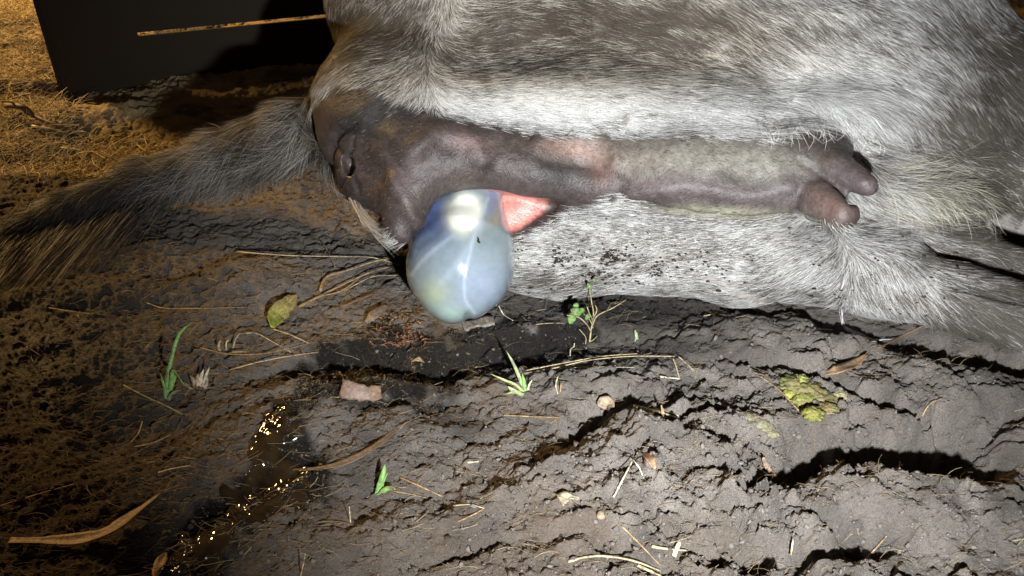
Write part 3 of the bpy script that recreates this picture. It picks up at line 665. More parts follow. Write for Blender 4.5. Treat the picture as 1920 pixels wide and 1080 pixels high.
# ------------------------------------------------------------------ straw, leaves, plants
PALE = (.56, .45, .27); TAN = (.40, .26, .13); BRN = (.20, .12, .065); WHT = (.72, .66, .50); OLV = (.26, .25, .10); GRN = (.17, .33, .08); LG = (.26, .33, .14)
GS = 'straws scattered on the mud'
STRAW = [
 ('long pale straw, lowest of the bundle running right from the grass tuft', [(982, 700, 3), (1040, 690, 5), (1100, 676, 8), (1180, 668, 7), (1265, 668, 4)], .0011, PALE),
 ('pale straw on top of the bundle running right from the grass tuft', [(988, 694, 5), (1060, 680, 9), (1130, 668, 10), (1195, 663, 6)], .0010, PALE),
 ('very thin straw under the bundle right of the grass tuft', [(1050, 690, 3), (1120, 688, 3), (1190, 689, 2)], .0005, WHT),
 ('short pale straw standing at the right end of the bundle', [(1262, 672, 8), (1268, 688, 5), (1274, 710, 2)], .0012, PALE),
 ('flat pale chip of straw below the right end of the bundle', [(1238, 706, 3), (1256, 708, 4), (1275, 710, 2)], .0018, WHT),
 ('slanting straw at the far right end of the bundle', [(1272, 668, 6), (1288, 682, 4), (1302, 696, 2)], .0009, PALE),
 ('thick whitish stalk lying under the small upright leaf', [(1190, 762, 6), (1215, 767, 5), (1250, 777, 5), (1286, 790, 3)], .0024, (.66, .68, .42)),
 ('thin light straw beside the thick whitish stalk', [(1225, 764, 4), (1260, 775, 4), (1292, 784, 3)], .0010, WHT),
 ('long leg of the pale straw bent like a roof', [(1150, 932, 2), (1168, 898, 8), (1187, 862, 12)], .0011, WHT),
 ('short leg of the pale straw bent like a roof', [(1187, 862, 12), (1198, 876, 8), (1207, 896, 3)], .0009, WHT),
 ('straight straw slanting down right near the bottom centre', [(1165, 985, 4), (1200, 1020, 4), (1238, 1060, 3)], .0009, TAN),
 ('long bowed straw at the bottom edge right of centre', [(1065, 1053, 3), (1100, 1044, 6), (1140, 1043, 8), (1190, 1052, 6), (1238, 1070, 3)], .0014, PALE),
 ('tan straw lying level under the grass tuft', [(945, 778, 3), (1000, 781, 4), (1050, 783, 3)], .0010, TAN),
 ('tan straw lying right of the single green sprout', [(750, 895, 3), (785, 910, 5), (830, 931, 3)], .0013, TAN),
 ('thin straw starting at the foot of the single green sprout', [(738, 921, 3), (768, 926, 4), (798, 933, 3)], .0008, TAN),
 ('light straw scrap in the little heap near the bottom centre', [(850, 948, 4), (880, 946, 4), (908, 953, 3)], .0010, PALE),
 ('darker straw scrap in the little heap near the bottom centre', [(858, 978, 3), (885, 966, 4), (905, 955, 3)], .0010, TAN),
 ('thin upright stubble straw right of the brown slime trail', [(657, 980, 0), (656, 965, 10), (655, 950, 20)], .0007, PALE),
 ('thick upright stubble straw at the bottom edge', [(563, 1082, 0), (568, 1060, 12), (572, 1038, 24)], .0013, PALE),
 ('level dark straw right of the brown slime trail', [(595, 979, 2), (625, 977, 3), (655, 982, 2)], .0008, BRN),
 ('straight olive stalk below the green grass with dry stubble', [(232, 722, 6), (270, 742, 8), (310, 760, 6), (343, 777, 3)], .0012, OLV),
 ('pale straw between the green leaf and the brown chip, lower one', [(430, 694, 3), (480, 680, 5), (540, 668, 5), (597, 660, 3)], .0010, PALE),
 ('pale straw between the green leaf and the brown chip, upper one', [(376, 652, 3), (430, 664, 5), (500, 662, 5), (592, 641, 4)], .0009, TAN),
 ('curved straw below the yellow green leaf', [(450, 626, 9), (480, 625, 10), (510, 640, 6), (545, 660, 2)], .0008, PALE),
 ('short bright straw below the yellow green leaf', [(512, 617, 5), (545, 628, 5), (578, 643, 3)], .0011, PALE),
 ('long thin straw above the yellow green leaf, left part', [(276, 568, 4), (310, 578, 5), (380, 578, 5), (462, 576, 4)], .0010, TAN),
 ('thin straw far left in the dark mud', [(92, 577, 3), (150, 586, 4), (215, 592, 3)], .0009, TAN),
 ('longest straw in the bundle left of the blue sac', [(446, 472, 5), (540, 479, 8), (640, 481, 10), (700, 483, 9), (752, 498, 5)], .0013, PALE),
 ('bent straw in the bundle left of the blue sac', [(600, 546, 4), (612, 520, 8), (650, 507, 10), (705, 489, 12), (738, 484, 10)], .0020, TAN),
 ('slanting straw in the bundle left of the blue sac', [(576, 566, 4), (630, 540, 7), (690, 512, 9), (730, 500, 8)], .0016, TAN),
 ('short pale straw crossing under the bundle left of the sac', [(645, 546, 4), (670, 532, 6), (702, 518, 6), (746, 516, 4)], .0010, PALE),
 ('brown straw rising from the yellow green leaf towards the bundle', [(560, 575, 5), (600, 556, 6), (640, 545, 6), (675, 520, 8)], .0022, TAN),
 ('loose brown strip below the straw bundle by the sac', [(640, 575, 4), (665, 565, 6), (702, 550, 4)], .0018, BRN),
 ('small dark twig leaning over the straw bundle by the sac', [(605, 456, 14), (617, 475, 10), (628, 500, 4)], .0007, TAN),
 ('small curved reddish straw in the dark left mud', [(245, 830, 3), (260, 812, 6), (267, 790, 8)], .0010, TAN),
 ('pointed tan straw right of the small curved reddish one', [(252, 838, 3), (290, 829, 4), (322, 814, 4)], .0013, TAN),
 ('short level straw above the long curved dry leaf', [(296, 886, 3), (325, 878, 3), (357, 873, 3)], .0009, PALE),
 ('dim straw at the left edge above the long curved dry leaf', [(-5, 950, 3), (70, 927, 5), (145, 906, 3)], .0009, TAN),
 ('thin straw along the left edge of the green brown dung', [(1424, 704, 3), (1460, 730, 4), (1500, 772, 3)], .0011, TAN),
 ('brown stick under the cow leg right of the white threads', [(1648, 652, 4), (1690, 630, 8), (1732, 610, 10)], .0018, BRN),
 ('small curved straw on the smooth mud at the right', [(1728, 782, 3), (1743, 758, 6), (1768, 746, 4)], .0009, TAN),
 ('short straw beside the small curved one on the right mud', [(1755, 762, 3), (1772, 772, 3)], .0011, TAN),
 ('short thick straw near the bottom right', [(1398, 1046, 3), (1428, 1068, 3)], .0018, PALE),
 ('short straw upright in the broken mud at the bottom right', [(1483, 1042, 0), (1485, 1028, 9), (1487, 1010, 16)], .0012, PALE),
 ('white thick scrap standing in the crumbly mud at the bottom', [(1262, 1042, 2), (1268, 1030, 7), (1274, 1016, 10)], .0028, WHT),
 ('pale scrap lying left of the white thick scrap', [(1222, 1024, 3), (1245, 1028, 3), (1290, 1032, 2)], .0018, PALE),
 ('pale straw cut by the bottom edge of the picture', [(1196, 1060, 3), (1240, 1080, 3)], .0018, PALE),
 ('thin straw leaning up from the bottom right mud', [(1620, 1050, 2), (1640, 1030, 5), (1662, 1005, 5)], .0009, TAN),
 ('reddish straw at the right edge of the picture', [(1875, 898, 4), (1930, 902, 4)], .0012, TAN),
 ('tiny white crooked twig left of the leafy sprout foot', [(1069, 668, 0), (1070, 655, 8), (1076, 650, 9), (1077, 644, 14)], .0009, WHT),
 ('thin dark stem standing in front of the lower thigh', [(1022, 578, 0), (1026, 562, 14), (1032, 545, 30)], .0005, TAN),
 ('small straw right of the sac bottom', [(935, 573, 8), (945, 590, 3), (962, 601, 2)], .0008, WHT),
 ('thin level straw left of the leafy sprout', [(1005, 608, 3), (1030, 606, 3), (1060, 606, 2)], .0008, PALE),
 ('pale straw fragment on the mound below the cow belly', [(1320, 592, 3), (1343, 588, 3)], .0011, PALE),
 ('short pale stub below the straw bundle end', [(1046, 738, 2), (1042, 722, 9), (1046, 706, 13)], .0010, PALE),
 ('tiny pale stub leaning right of the grass tuft', [(1050, 735, 2), (1052, 718, 8)], .0010, TAN),
 ('small bright chip in the mud between sprout and folded straw', [(877, 867, 3), (897, 865, 3)], .0015, WHT),
 ('thin dark root reaching right from the slime trail', [(560, 800, 2), (590, 792, 3), (640, 779, 3)], .0008, BRN),
 ('short pale straw in the dark mud left of the brown chip', [(636, 697, 8), (643, 706, 4)], .0014, WHT),
 ('thin straw at the far left edge of the lower mud', [(50, 650, 3), (78, 668, 3)], .0007, TAN),
]
for lab, pts, wd, colr in STRAW:
    mb = MB(); stalk(mb, [G(a, b_, l*.001) for a, b_, l in pts], wd, wd*.65, .5, colr, n=16, jit=.35)
    tag(mb.build('straw', M_straw), lab, 'straw', GS)

# the long curved dry leaf and other leaves
def leaf(name, lab, pts, w, colr, tip=None, cat='leaf', **k):
    mb = MB(); blade(mb, [G(a, b_, l*.001) for a, b_, l in pts], w, colr, tip, **k); o = mb.build(name, M_leaf); return tag(o, lab, cat)
leaf('dry_leaf', 'long curved dry tan leaf at the lower left', [(18, 1014, 4), (80, 1014, 6), (150, 1012, 8), (205, 996, 12), (255, 962, 14), (302, 924, 8)], .0085, (.34, .20, .085), (.26, .15, .07), prof=lambda t: .42+.35*math.exp(-((t-.42)/.18)**2)+.45*math.exp(-((t-.72)/.14)**2) if t < .8 else max(.05, (1-t)*3.6), n=30, m=7, curl=.5, mottle=.5)
leaf('dry_leaf', 'long brown leaf strip right of the brown slime trail', [(540, 881, 1), (600, 878, 2), (650, 866, 3), (700, 840, 3), (735, 812, 2), (765, 790, 1)], .0036, (.15, .10, .06), prof=lambda t: .3+.8*math.sin(math.pi*t), n=26, mottle=.6)
leaf('green_leaf', 'yellow green pointed leaf left of the straw bundle', [(508, 613, 3), (516, 592, 8), (536, 572, 12), (556, 552, 12)], .0125, (.30, .33, .05), (.34, .22, .09), n=24, m=7, mottle=.35, fold=.3, side=(.6, -.8, .6))
leaf('bark_chip', 'flat reddish brown chip leaning in the wet mud', [(640, 727, 9), (665, 734, 9), (690, 738, 8), (714, 735, 6)], .0105, (.20, .125, .085), (.24, .15, .10), cat='chip', prof=lambda t: 1.0-.3*t+.04*math.sin(17*t), mottle=.25, fold=.06, m=7, side=(0, -.8, .6), thick=.0012)
leaf('dry_leaf', 'round tan leaf half sunk in the mud below the bundle', [(1120, 757, 9), (1130, 755, 13), (1142, 756, 13), (1151, 764, 9)], .0075, (.30, .22, .14), m=7, side=(.2, -.8, .7), fold=.15)
leaf('dry_leaf', 'small upright tan leaf standing on the whitish stalk', [(1243, 803, 1), (1242, 790, 8), (1243, 776, 14), (1240, 760, 22)], .0055, (.48, .32, .18), side=(.2, -1, .1), prof=lambda t: max(.06, 1-.95*t), m=5)
leaf('dry_leaf', 'narrow brown folded leaf lying above the dung', [(1543, 702, 4), (1570, 694, 8), (1600, 684, 9), (1627, 664, 8)], .0060, (.46, .30, .17), (.22, .13, .07), prof=lambda t: .25+1.0*math.sin(math.pi*min(1, t*.9+.1)), n=22, curl=.4)
leaf('dry_leaf', 'curled tan leaf standing by the deep hoof print', [(1430, 858, 14), (1438, 875, 12), (1448, 890, 8), (1458, 902, 3)], .0052, (.34, .24, .17), side=(.5, -.9, .2), prof=lambda t: .3+.8*t*(1.3-t))
leaf('dry_leaf', 'small orange leaf right of the roof shaped straw', [(1208, 850, 4), (1220, 862, 6), (1228, 880, 2)], .0052, (.30, .18, .11), mottle=.5)
leaf('dry_leaf', 'pale torn leaf scrap right of the bottom centre', [(1050, 940, 3), (1065, 932, 6), (1086, 935, 4)], .0078, (.38, .33, .24), prof=lambda t: 1.1-t*.9, mottle=.4)
leaf('dry_leaf', 'tiny tan leaf in the wet mud left of the tuft', [(772, 678, 5), (785, 674, 7), (796, 680, 3)], .0035, (.42, .32, .20))
leaf('dry_leaf', 'pale leaf tip at the bottom edge by the slime', [(292, 1085, 3), (300, 1060, 6), (312, 1035, 4)], .0060, (.28, .17, .06))
leaf('wood_chip', 'grey flat wood chip just below the sac', [(868, 612, 5), (890, 606, 7), (926, 600, 5)], .0095, (.22, .19, .16), cat='chip', prof=lambda t: 1, fold=.02, mottle=.6, thick=.001)
leaf('wood_chip', 'grey splinter chip left of the sac bottom', [(686, 605, 3), (700, 592, 10), (726, 572, 8)], .0060, (.20, .17, .15), cat='chip', prof=lambda t: .4+math.sin(math.pi*t), fold=.1)
mb = MB(); lump(mb, G(1127, 966, .004), .0050, (.32, .26, .18), 2, .25, (1, 1, .8), seed=9)
tag(mb.build('pebble', M_crumb), 'small tan pebble right of the pale torn leaf scrap', 'pebble')

# branch in the amber light
mb = MB(); stalk(mb, [G(12, 198, .02), G(40, 200, .03), G(62, 216, .02), G(98, 232, .015), G(140, 250, .01), G(165, 258, .005)], .0065, .0035, .9, (.10, .065, .035), n=22, jit=.4)
stalk(mb, [G(30, 200, .025), G(22, 192, .04), G(2, 190, .05)], .003, .0015, .9, (.30, .2, .09), n=8)
tag(mb.build('branch', M_straw), 'dark crooked dead branch in the amber lit ground left of the panel', 'branch')
mb = MB(); stalk(mb, [G(60, 236, .012), G(100, 242, .012), G(132, 247, .008), G(160, 246, .006)], .0022, .0014, .8, PALE, n=14, jit=.4)
tag(mb.build('twig', M_straw), 'thin pale twig lying across the dark dead branch', 'twig')

# leafy sprout
sp = bpy.data.objects.new('leafy_sprout', None); SC.collection.objects.link(sp)
tag(sp, 'small sprout with thin stems and green leaves before the lower thigh', 'plant')
base = G(1105, 645); bd = base[1]*CP-(base[2]-H)*SP
def Q3(px, py, off=0): return P(px, py, bd+off)
mb = MB(); ST = (.42, .34, .18)
stalk(mb, [base+np.array((0, 0, -.004)), Q3(1108, 620), Q3(1113, 590, .004), Q3(1109, 565, .006), Q3(1104, 530, .008)], .0013, .0004, .9, ST, n=16)
stalk(mb, [Q3(1108, 622), Q3(1100, 608, -.01), Q3(1085, 595, -.012), Q3(1063, 591, -.015)], .0009, .0005, .9, ST)
stalk(mb, [Q3(1110, 612), Q3(1120, 592, -.004), Q3(1150, 577, -.01), Q3(1174, 562, -.008)], .0010, .0004, .9, ST)
stalk(mb, [Q3(1111, 600), Q3(1104, 585, .004), Q3(1101, 575, .004)], .0008, .0005, .9, ST)
stalk(mb, [Q3(1112, 598), Q3(1119, 582, .002), Q3(1116, 572, .002)], .0008, .0005, .9, ST)
stalk(mb, [Q3(1112, 615), Q3(1106, 600, -.008), Q3(1094, 588, -.01)], .0008, .0004, .9, ST)
stalk(mb, [Q3(1108, 640), Q3(1114, 636, -.004), Q3(1120, 630, -.006)], .0008, .0004, .9, ST)
stalk(mb, [Q3(1098, 645), Q3(1098, 632, -.004), Q3(1086, 617, -.006)], .0008, .0004, .9, ST)
mb.build('stem', M_straw, sp)
for q, (a, b_, c_, d_, w_) in enumerate([(1076, 586, 1068, 608, .0050), (1090, 588, 1070, 580, .0052), (1078, 578, 1082, 568, .0036), (1100, 600, 1104, 588, .0032), (1094, 586, 1088, 578, .0036), (1109, 545, 1101, 530, .0020), (1112, 530, 1118, 522, .0018)]):
    mb = MB(); blade(mb, [Q3(a, b_, -.01), Q3((a+c_)/2, (b_+d_)/2, -.014), Q3(c_, d_, -.012)], w_, (.13, .24, .06), n=10, side=(0, -.8, .7), fold=.15)
    mb.build('leaf', M_leaf, sp)

def tuft(lab, blades, z0=.0):
    r = bpy.data.objects.new('grass_tuft', None); SC.collection.objects.link(r); tag(r, lab, 'grass tuft')
    for pts, w_, colr in blades:
        b0 = G(pts[0][0], pts[0][1]); d0 = b0[1]*CP-(b0[2]-H)*SP
        L_ = [b0+np.array((0, 0, -.003))]+[P(x_, y_, d0+(o if len(q) > 2 else 0)) for q in pts[1:] for x_, y_, o in [(q+(0,))[:3]]]
        mb = MB(); blade(mb, L_, w_, colr, n=14, side=(.1, -1, .25), fold=.3, prof=lambda t: max(.05, (1-t**3)), mottle=.2, m=3); mb.build('blade', M_leaf, r)
    return r
tuft('green grass blades beside pale dry stubble in the left mud', [([(312, 748), (314, 710), (320, 680), (332, 635), (346, 615), (360, 606)], .0022, GRN), ([(310, 748), (308, 725), (301, 700)], .0018, GRN), ([(312, 746), (318, 700), (318, 668)], .0018, (.10, .25, .04)),
  ([(316, 745), (322, 712, -.005), (326, 696, -.01), (346, 722, -.02)], .0026, (.2, .36, .08)), ([(314, 748), (322, 738, -.005), (340, 731, -.012)], .0016, LG), ([(314, 745), (328, 710), (330, 697)], .0015, GRN)])
tuft('clump of pale dry stubble beside the green grass blades', [([(372, 728), (376, 710), (382, 692)], .0030, (.62, .50, .34)), ([(378, 727), (386, 705), (393, 688)], .0018, (.62, .54, .40)), ([(368, 730), (362, 712), (356, 704)], .0022, (.34, .22, .13)), ([(374, 730), (370, 712), (372, 700)], .0024, (.45, .32, .2)), ([(382, 728), (388, 716), (388, 702)], .002, (.4, .28, .18)), ([(362, 730), (350, 722), (344, 716)], .002, (.3, .2, .12))])
tuft('small grass tuft at the left end of the straw bundle', [([(985, 735), (973, 705), (962, 680), (949, 657)], .0020, (.30, .38, .16)), ([(984, 736), (968, 722), (945, 712), (920, 701)], .0018, (.36, .40, .15)), ([(986, 736), (982, 715), (979, 700)], .0022, GRN), ([(984, 740), (965, 735), (946, 740)], .0020, LG), ([(988, 736), (992, 722), (998, 712)], .0014, (.5, .5, .3)), ([(984, 738), (960, 730), (952, 724)], .0022, (.42, .46, .2))])
tuft('single short green sprout with a bent dry leaf in the bare mud', [([(708, 926), (714, 905), (720, 882), (722, 870)], .0032, GRN), ([(708, 927), (722, 917, -.003), (735, 914, -.006), (742, 918, -.01)], .0026, (.22, .34, .10)), ([(708, 926), (718, 905), (727, 886)], .0014, (.2, .4, .07))])
tuft('tiny single green blade right of the leafy sprout', [([(1194, 640), (1193, 628), (1190, 618)], .0022, (.28, .38, .2))])
tuft('dead pale root stubs below the yellow green leaf', [([(412, 662), (410, 648), (414, 636)], .0016, (.36, .26, .15)), ([(425, 660), (424, 644), (430, 636)], .0010, PALE), ([(435, 658), (440, 640), (450, 624)], .0012, (.36, .26, .15)), ([(418, 662), (440, 660, -.01), (470, 660, -.012)], .001, TAN)])

# threads of white hair under the leg
mb = MB()
for k in range(14):
    j = lambda s: rnd.uniform(-s, s)
    stalk(mb, [G(1576+j(6), 578+j(4), .018), G(1583+j(2), 614+j(3), .006), G(1612+j(5), 628+j(3), .006), G(1640+j(5), 638+j(2), .006), G(1665+j(8), 634+j(4), .008)][(0 if k < 4 else 1):], .00035, .0002, 1, (.6, .58, .6), n=12, sides=3)
tag(mb.build('hair_wisp', M_hair), 'wisp of white threads caught on the mud under the cow leg', 'hair wisp')

# dung
dg = MB()
for k, (a, b_, r_, cc) in enumerate([(1492, 722, .014, (.19, .18, .07)), (1515, 735, .015, (.2, .18, .075)), (1540, 752, .014, (.22, .185, .09)), (1552, 768, .009, (.24, .2, .09)), (1524, 776, .010, (.2, .2, .05)), (1508, 750, .010, (.24, .24, .07)), (1576, 742, .008, (.32, .28, .16)), (1486, 738, .008, (.28, .27, .07)),(1500,712,.008,(.35,.33,.1))]):
    lump(dg, G(a, b_, .004), r_*1.08, cc, 4, .22, (1.15, 1, .5), fr=3.2, seed=k*3.1)
tag(dg.build('dung_clump', M_dung), 'lumpy yellow green dung in the mud right of centre', 'dung')
dg = MB()
for k, (a, b_, r_) in enumerate([(1405, 782, .007), (1418, 792, .010), (1436, 800, .007), (1450, 812, .006)]):
    lump(dg, G(a, b_, .0), r_, (.21, .19, .12), 3, .25, (1.2, 1, .5), fr=2, seed=k*2.1+50)
tag(dg.build('dung_clump', M_dung), 'smaller crumbly dung remains left of the yellow green dung', 'dung')
# reddish root mat below the sac
rm = MB()
for k in range(90):
    a = rnd.uniform(695, 790); b_ = rnd.uniform(588, 650); an = rnd.uniform(0, 6.28); L_ = rnd.uniform(8, 26)
    stalk(rm, [G(a, b_, .002), G(a+.5*L_*math.cos(an), b_+.3*L_*math.sin(an), rnd.uniform(.004, .014)), G(a+L_*math.cos(an+.6), b_+.6*L_*math.sin(an+.6), .001)], .0009, .0005, .8, rnd.choice([(.22, .10, .05), (.30, .15, .08), (.12, .07, .04)]), n=8, sides=4)
tag(rm.build('root_mat', M_shiny), 'wet reddish brown mat of roots left below the sac', 'root mat')

# ------------------------------------------------------------------ slime trail: a glossy skin of fluid over the mud
gxs = np.arange(-.42, -.08, .0012); gys = np.arange(.52, .86, .0012)
X, Y = np.meshgrid(gxs, gys); x = X.ravel(); y = Y.ravel(); spx, spy = gpix(x, y)
TR = [(545, 780), (512, 800), (482, 850), (462, 900), (432, 930), (415, 955), (370, 985), (320, 1012), (318, 1050), (330, 1090), (400, 1090), (455, 1010), (500, 985), (560, 960), (600, 930), (590, 880), (545, 860), (575, 820), (565, 790)]
sd_ = poly_sd(spx, spy, TR)+34*fbm(x*45, y*45, 3, 600)
z = ground_h(x, y, False); fill = .5*ground_h(x, y)+.5*z
b1 = fbm(x*42, y*42, 2, 610)
def blur(A, r):
    for ax in (0, 1):
        P_ = np.cumsum(np.pad(A, [(r+1, r) if k == ax else (0, 0) for k in (0, 1)], mode='edge'), axis=ax)
        A = (np.take(P_, range(2*r+1, P_.shape[ax]), ax)-np.take(P_, range(0, P_.shape[ax]-2*r-1), ax))/(2*r+1)
    return A
fill = blur(blur(fill.reshape(X.shape), 9), 9).ravel()
ridge = np.exp(-((sd_+26)/20)**2)*(spx < 545+.0*spy)*sstep(-60, 40, 560-spx-(spy-780)*.75*-1*0)
zz = fill+.0016+.0030*ridge+.0036*np.clip(b1+.25, 0, 1)+.0024*fbm(x*95, y*95, 2, 615)+.0012*fbm(x*170, y*170, 2, 616)-.010*sstep(-8, 6, sd_)
nx, ny = len(gxs), len(gys); i = (np.arange(ny-1)[:, None]*nx+np.arange(nx-1)[None, :]).ravel()
qd = np.stack((i, i+1, i+nx+1, i+nx), 1); keep = (sd_[qd] < 8).all(1); qd = qd[keep]
used = np.unique(qd); mp_ = np.full(nx*ny, -1); mp_[used] = np.arange(len(used))
cs_ = np.tile(np.array((.026, .016, .007)), (len(used), 1))*(1+1.2*fbm(x*60, y*60, 3, 620)[used])[:, None]
sl = mesh_np('slime_trail', np.stack((x, y, zz), 1)[used], mp_[qd].ravel(), 4, M_slime, cols=cs_)
tag(sl, 'glistening brown trail of birth fluid running down the mud', 'fluid', kind='stuff')
# ------------------------------------------------------------------ stuff: crumbs of soil, straw bits, dry grass
def scatter_lumps(name, lab, n, pick, rad, colf, mat, seed):
    import bmesh
    bm = bmesh.new(); bmesh.ops.create_icosphere(bm, subdivisions=1, radius=1)
    T = np.array([v.co[:] for v in bm.verts]); Fi = np.array([[v.index for v in f.verts] for f in bm.faces]); bm.free()
    pts = []
    while len(pts) < n:
        a, b_ = pick()
        pts.append((a, b_))
    pts = np.array(pts); pxs, pys = pts[:, 0], pts[:, 1]
    u = (pxs-960)/F; v = (540-pys)/F; dz = -SP+v*CP; t = -H/dz; x = u*t; y = (CP+v*SP)*t; z = ground_h(x, y)
    r = rad(n); k = 1+.5*rng.normal(size=(n, len(T), 1)); k = np.clip(k, .35, 1.9); sc = .7+.6*rng.random((n, 1, 3))
    VV = T[None]*k*sc*r[:, None, None]+np.stack((x, y, z-r*.1), 1)[:, None]
    FF = (Fi[None]+(np.arange(n)*len(T))[:, None, None]).ravel()
    c = np.repeat(colf(n, pxs, pys), len(T), 0)
    o = mesh_np(name, VV.reshape(-1, 3), FF, 3, mat, None, True, cols=c); return tag(o, lab, None, None, 'stuff')
def pick_right():
    while 1:
        a = rnd.uniform(700, 1990); b_ = rnd.uniform(620, 1110)
        p = math.exp(-((a-1330)/330)**2-((b_-920)/130)**2)+.12+.5*math.exp(-((a-1500)/160)**2-((b_-740)/60)**2)
        if rnd.random() < p: return a, b_
scatter_lumps('soil_crumbs', 'loose crumbs of grey soil on the churned mud', 7000, pick_right, lambda n: .0004+.0022*rng.random(n)**7+.0007*rng.random(n),
   lambda n, a, b_: np.array((.19, .168, .15))[None]*(.6+.5*rng.random(n))[:, None]+0*rng.random((n, 3)), M_crumb, 1)
def pick_left():
    return rnd.uniform(-60, 1000), 300+800*rnd.random()
scatter_lumps('dark_crumbs', 'small dark crumbs of soil on the left mud', 6000, pick_left, lambda n: .0005+.0018*rng.random(n)**4,
   lambda n, a, b_: np.array((.11, .085, .06))[None]*(.4+1.1*rng.random(n))[:, None]+0*rng.random((n, 3)), M_crumb, 2)
def fibres(name, lab, n, pick, Lr, wr_, cols_, up, mat, angj=.5, base_ang=.15):
    pts = np.array([pick() for _ in range(n)]); u = (pts[:, 0]-960)/F; v = (540-pts[:, 1])/F; dz = -SP+v*CP; t = -H/dz; x = u*t; y = (CP+v*SP)*t; z = ground_h(x, y)
    L = Lr[0]+(Lr[1]-Lr[0])*rng.random(n)**2.2; an = base_ang+rng.normal(0, angj, n); el = np.abs(rng.normal(0, up, n))
    D = np.stack((np.cos(an)*np.cos(el), np.sin(an)*np.cos(el), np.sin(el)), 1)*np.where(rng.random(n) < .5, 1, -1)[:, None]; D[:, 2] = np.abs(D[:, 2])
    S = np.cross(D, (0, 0, 1.)); S /= np.linalg.norm(S, axis=1)[:, None]+1e-6; U = np.cross(S, D); W = (wr_*(.5+rng.random(n)))[:, None]
    B = np.stack((x, y, z+.0008), 1); bend = (L*rng.normal(0, .12, n))[:, None]; V_ = []
    for k in range(4):
        s = k/3; c = B+D*(L*s)[:, None]+S*bend*math.sin(math.pi*s)+U*(np.abs(bend)*math.sin(math.pi*s)*.6)
        zz_ = ground_h(c[:, 0], c[:, 1], False)+.0012; c[:, 2] = np.maximum(c[:, 2], zz_)
        w_ = W*(1-.5*s); V_ += [c-S*w_, c+S*w_, c+U*w_*.8]
    VV = np.stack(V_, 1).reshape(-1, 3); b0 = (np.arange(n)*12)[:, None]; f = []
    for k in range(3):
        for j in range(3): f.append(b0+np.array([3*k+j, 3*k+(j+1) % 3, 3*k+3+(j+1) % 3, 3*k+3+j])[None])
    FF = np.stack(f, 1).reshape(-1); cl = np.array(cols_)[rng.integers(0, len(cols_), n)]*(.5+.9*rng.random(n))[:, None]
    o = mesh_np(name, VV, FF, 4, mat, None, True, cols=np.repeat(cl, 12, 0)); return tag(o, lab, None, None, 'stuff')
def pl():
    while 1:
        a, b_ = rnd.uniform(-40, 1960), rnd.uniform(430, 1100)
        if rnd.random() < .24+.9*math.exp(-((a-150)/330)**2)+.5*math.exp(-((a-600)/160)**2-((b_-560)/90)**2): return a, b_
fibres('straw_litter', 'fine bits of straw and root fibre littering the mud', 6500, pl, (.003, .032), .00030, [(.22, .14, .07), (.30, .21, .11), (.14, .09, .05), (.40, .31, .18)], .10, M_straw)
def hay_at():
    while 1:
        a, b_ = rnd.uniform(-120, 330), 330-rnd.random()**1.1*400
        if not (a > 150 and b_ < 245): return a, b_
fibres('grass_litter', 'dry grass and straw on the amber lit ground', 9000, hay_at, (.008, .06), .0007, [(.58, .44, .22), (.48, .36, .17), (.24, .17, .08), (.64, .52, .30)], .35, M_straw, 1.0)

# tuft of pale hair hanging left of the sac, and the long dark switch of the tail
def strands(name, n, gen, parent, cols_, w_, seg=9):
    VV = []; FF = []; cl = []
    for k in range(n):
        C = spline(gen(), seg); T = np.gradient(C, axis=0); S = np.cross(T, np.array((rnd.uniform(-.3, .3), -1, rnd.uniform(-.1, .9)))); S /= np.linalg.norm(S, axis=1)[:, None]+1e-9
        b0 = len(VV); c_ = np.array(rnd.choice(cols_))*rnd.uniform(.6, 1.3)
        for i in range(seg): ww = w_*(1-.8*i/(seg-1)); VV += [C[i]-S[i]*ww, C[i]+S[i]*ww]; cl += [c_, c_]
        for i in range(seg-1): FF += [b0+2*i, b0+2*i+1, b0+2*i+3, b0+2*i+2]
    o = mesh_np(name, np.array(VV), FF, 4, M_hair, parent, True, cols=np.array(cl)); return o
g = rnd.gauss
def tuftg():
    t = rnd.random(); a = (660+44*t+g(0, 3), 372+52*t+g(0, 3)); L_ = rnd.uniform(.4, 1)
    e = (a[0]+(62-18*t)*L_+g(0, 5), a[1]+(78-20*t)*L_+g(0, 6))
    return [P(a[0]-6, a[1]-6, 1.15), P((a[0]+e[0])/2-7, (a[1]+e[1])/2+2, 1.12), P(e[0], e[1], 1.10)]
strands('hair_tuft', 90, tuftg, cow, [(.60, .56, .50), (.5, .46, .4), (.35, .3, .26)], .00028)
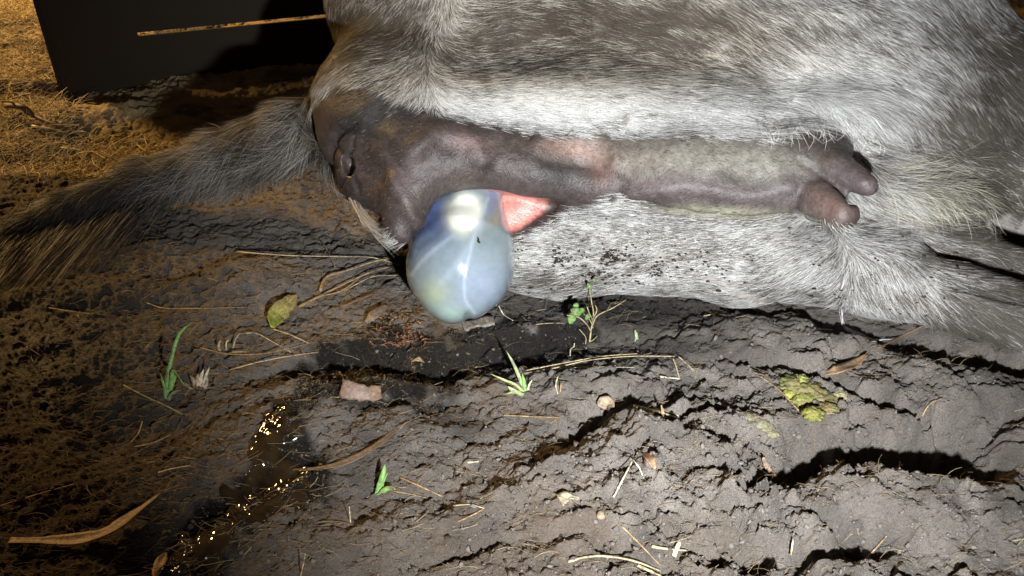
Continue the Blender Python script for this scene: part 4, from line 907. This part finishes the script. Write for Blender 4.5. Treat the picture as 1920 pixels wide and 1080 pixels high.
def switchg():
    t = rnd.random()**.8; sxp = 330-300*t; syp = 345+82*t+g(0, 14); L_ = rnd.uniform(.5, 1)
    ex = sxp-(120+60*rnd.random())*L_+g(0, 12); ey = syp+(110+50*rnd.random())*L_*(.5+.8*rnd.random())
    return [P(sxp, syp, 1.335), G((sxp+ex)/2+8, (syp+ey)/2-8, .02*rnd.random()+.008), G(ex, ey, .003)]
strands('tail_switch', 2600, switchg, cow, [(.035, .026, .02), (.06, .045, .035), (.02, .015, .012), (.14, .12, .10)], .00035)

# flecks of mud caught in the hair of the lower thigh and leg
fok = (facing > .25) & (poly_sd(cpx, cpy, DARK) > 12) & (cen[:, 2] > .012)
def spots(n, cx, cy, sx_, sy_):
    w_ = area*fok*splat(cpx, cpy, cx, cy, sx_, sy_)*(.15+np.clip(fbm(cpx/30, cpy/16, 3, 700), 0, 1)*4); return rng.choice(len(tri), n, p=w_/w_.sum())
mb = MB()
for t in np.concatenate((spots(260, 1150, 492, 130, 20), spots(90, 1350, 505, 300, 45), spots(50, 1700, 545, 160, 60))):
    q = cen[t]+cn[t]*.0035+rng.normal(0, .0012, 3); r_ = .0005+.0005*rng.random()+.0012*rng.random()**5
    lump(mb, q, r_, rnd.choice([(.05, .04, .032), (.08, .06, .045), (.035, .03, .025)]), 1, .4, (1.7, .8, .8), seed=t*.01)
mb.build('mud_flecks', M_crumb, cow)['kind'] = 'stuff'
# longer pale hair in the groin and hanging over the udder end
hairs('groin_hair', 2600, lambda x, y, d: splat(x, y, 1725, 350, 75, 45)*(d > 1.092), lambda x, y, d: .040+0*x, lambda x, y, d: .75+0*x, (.56, .53, .42), (.2, .17, .13), .00045, .10, cow, seg=4, wav=.30, rough_dir=.35)
def fringe():
    a = rnd.uniform(1420, 1650); b_ = 236+max(0, a-1600)*.5+rnd.gauss(0, 4); L_ = rnd.uniform(14, 42)
    return [P(a, b_, 1.045), P(a+L_*.25+rnd.gauss(0, 3), b_+L_*.5, 1.03), P(a+L_*.35+rnd.gauss(0, 8), b_+L_, 1.035)]
strands('udder_fringe', 60, fringe, cow, [(.66, .64, .60), (.6, .58, .55)], .00025)
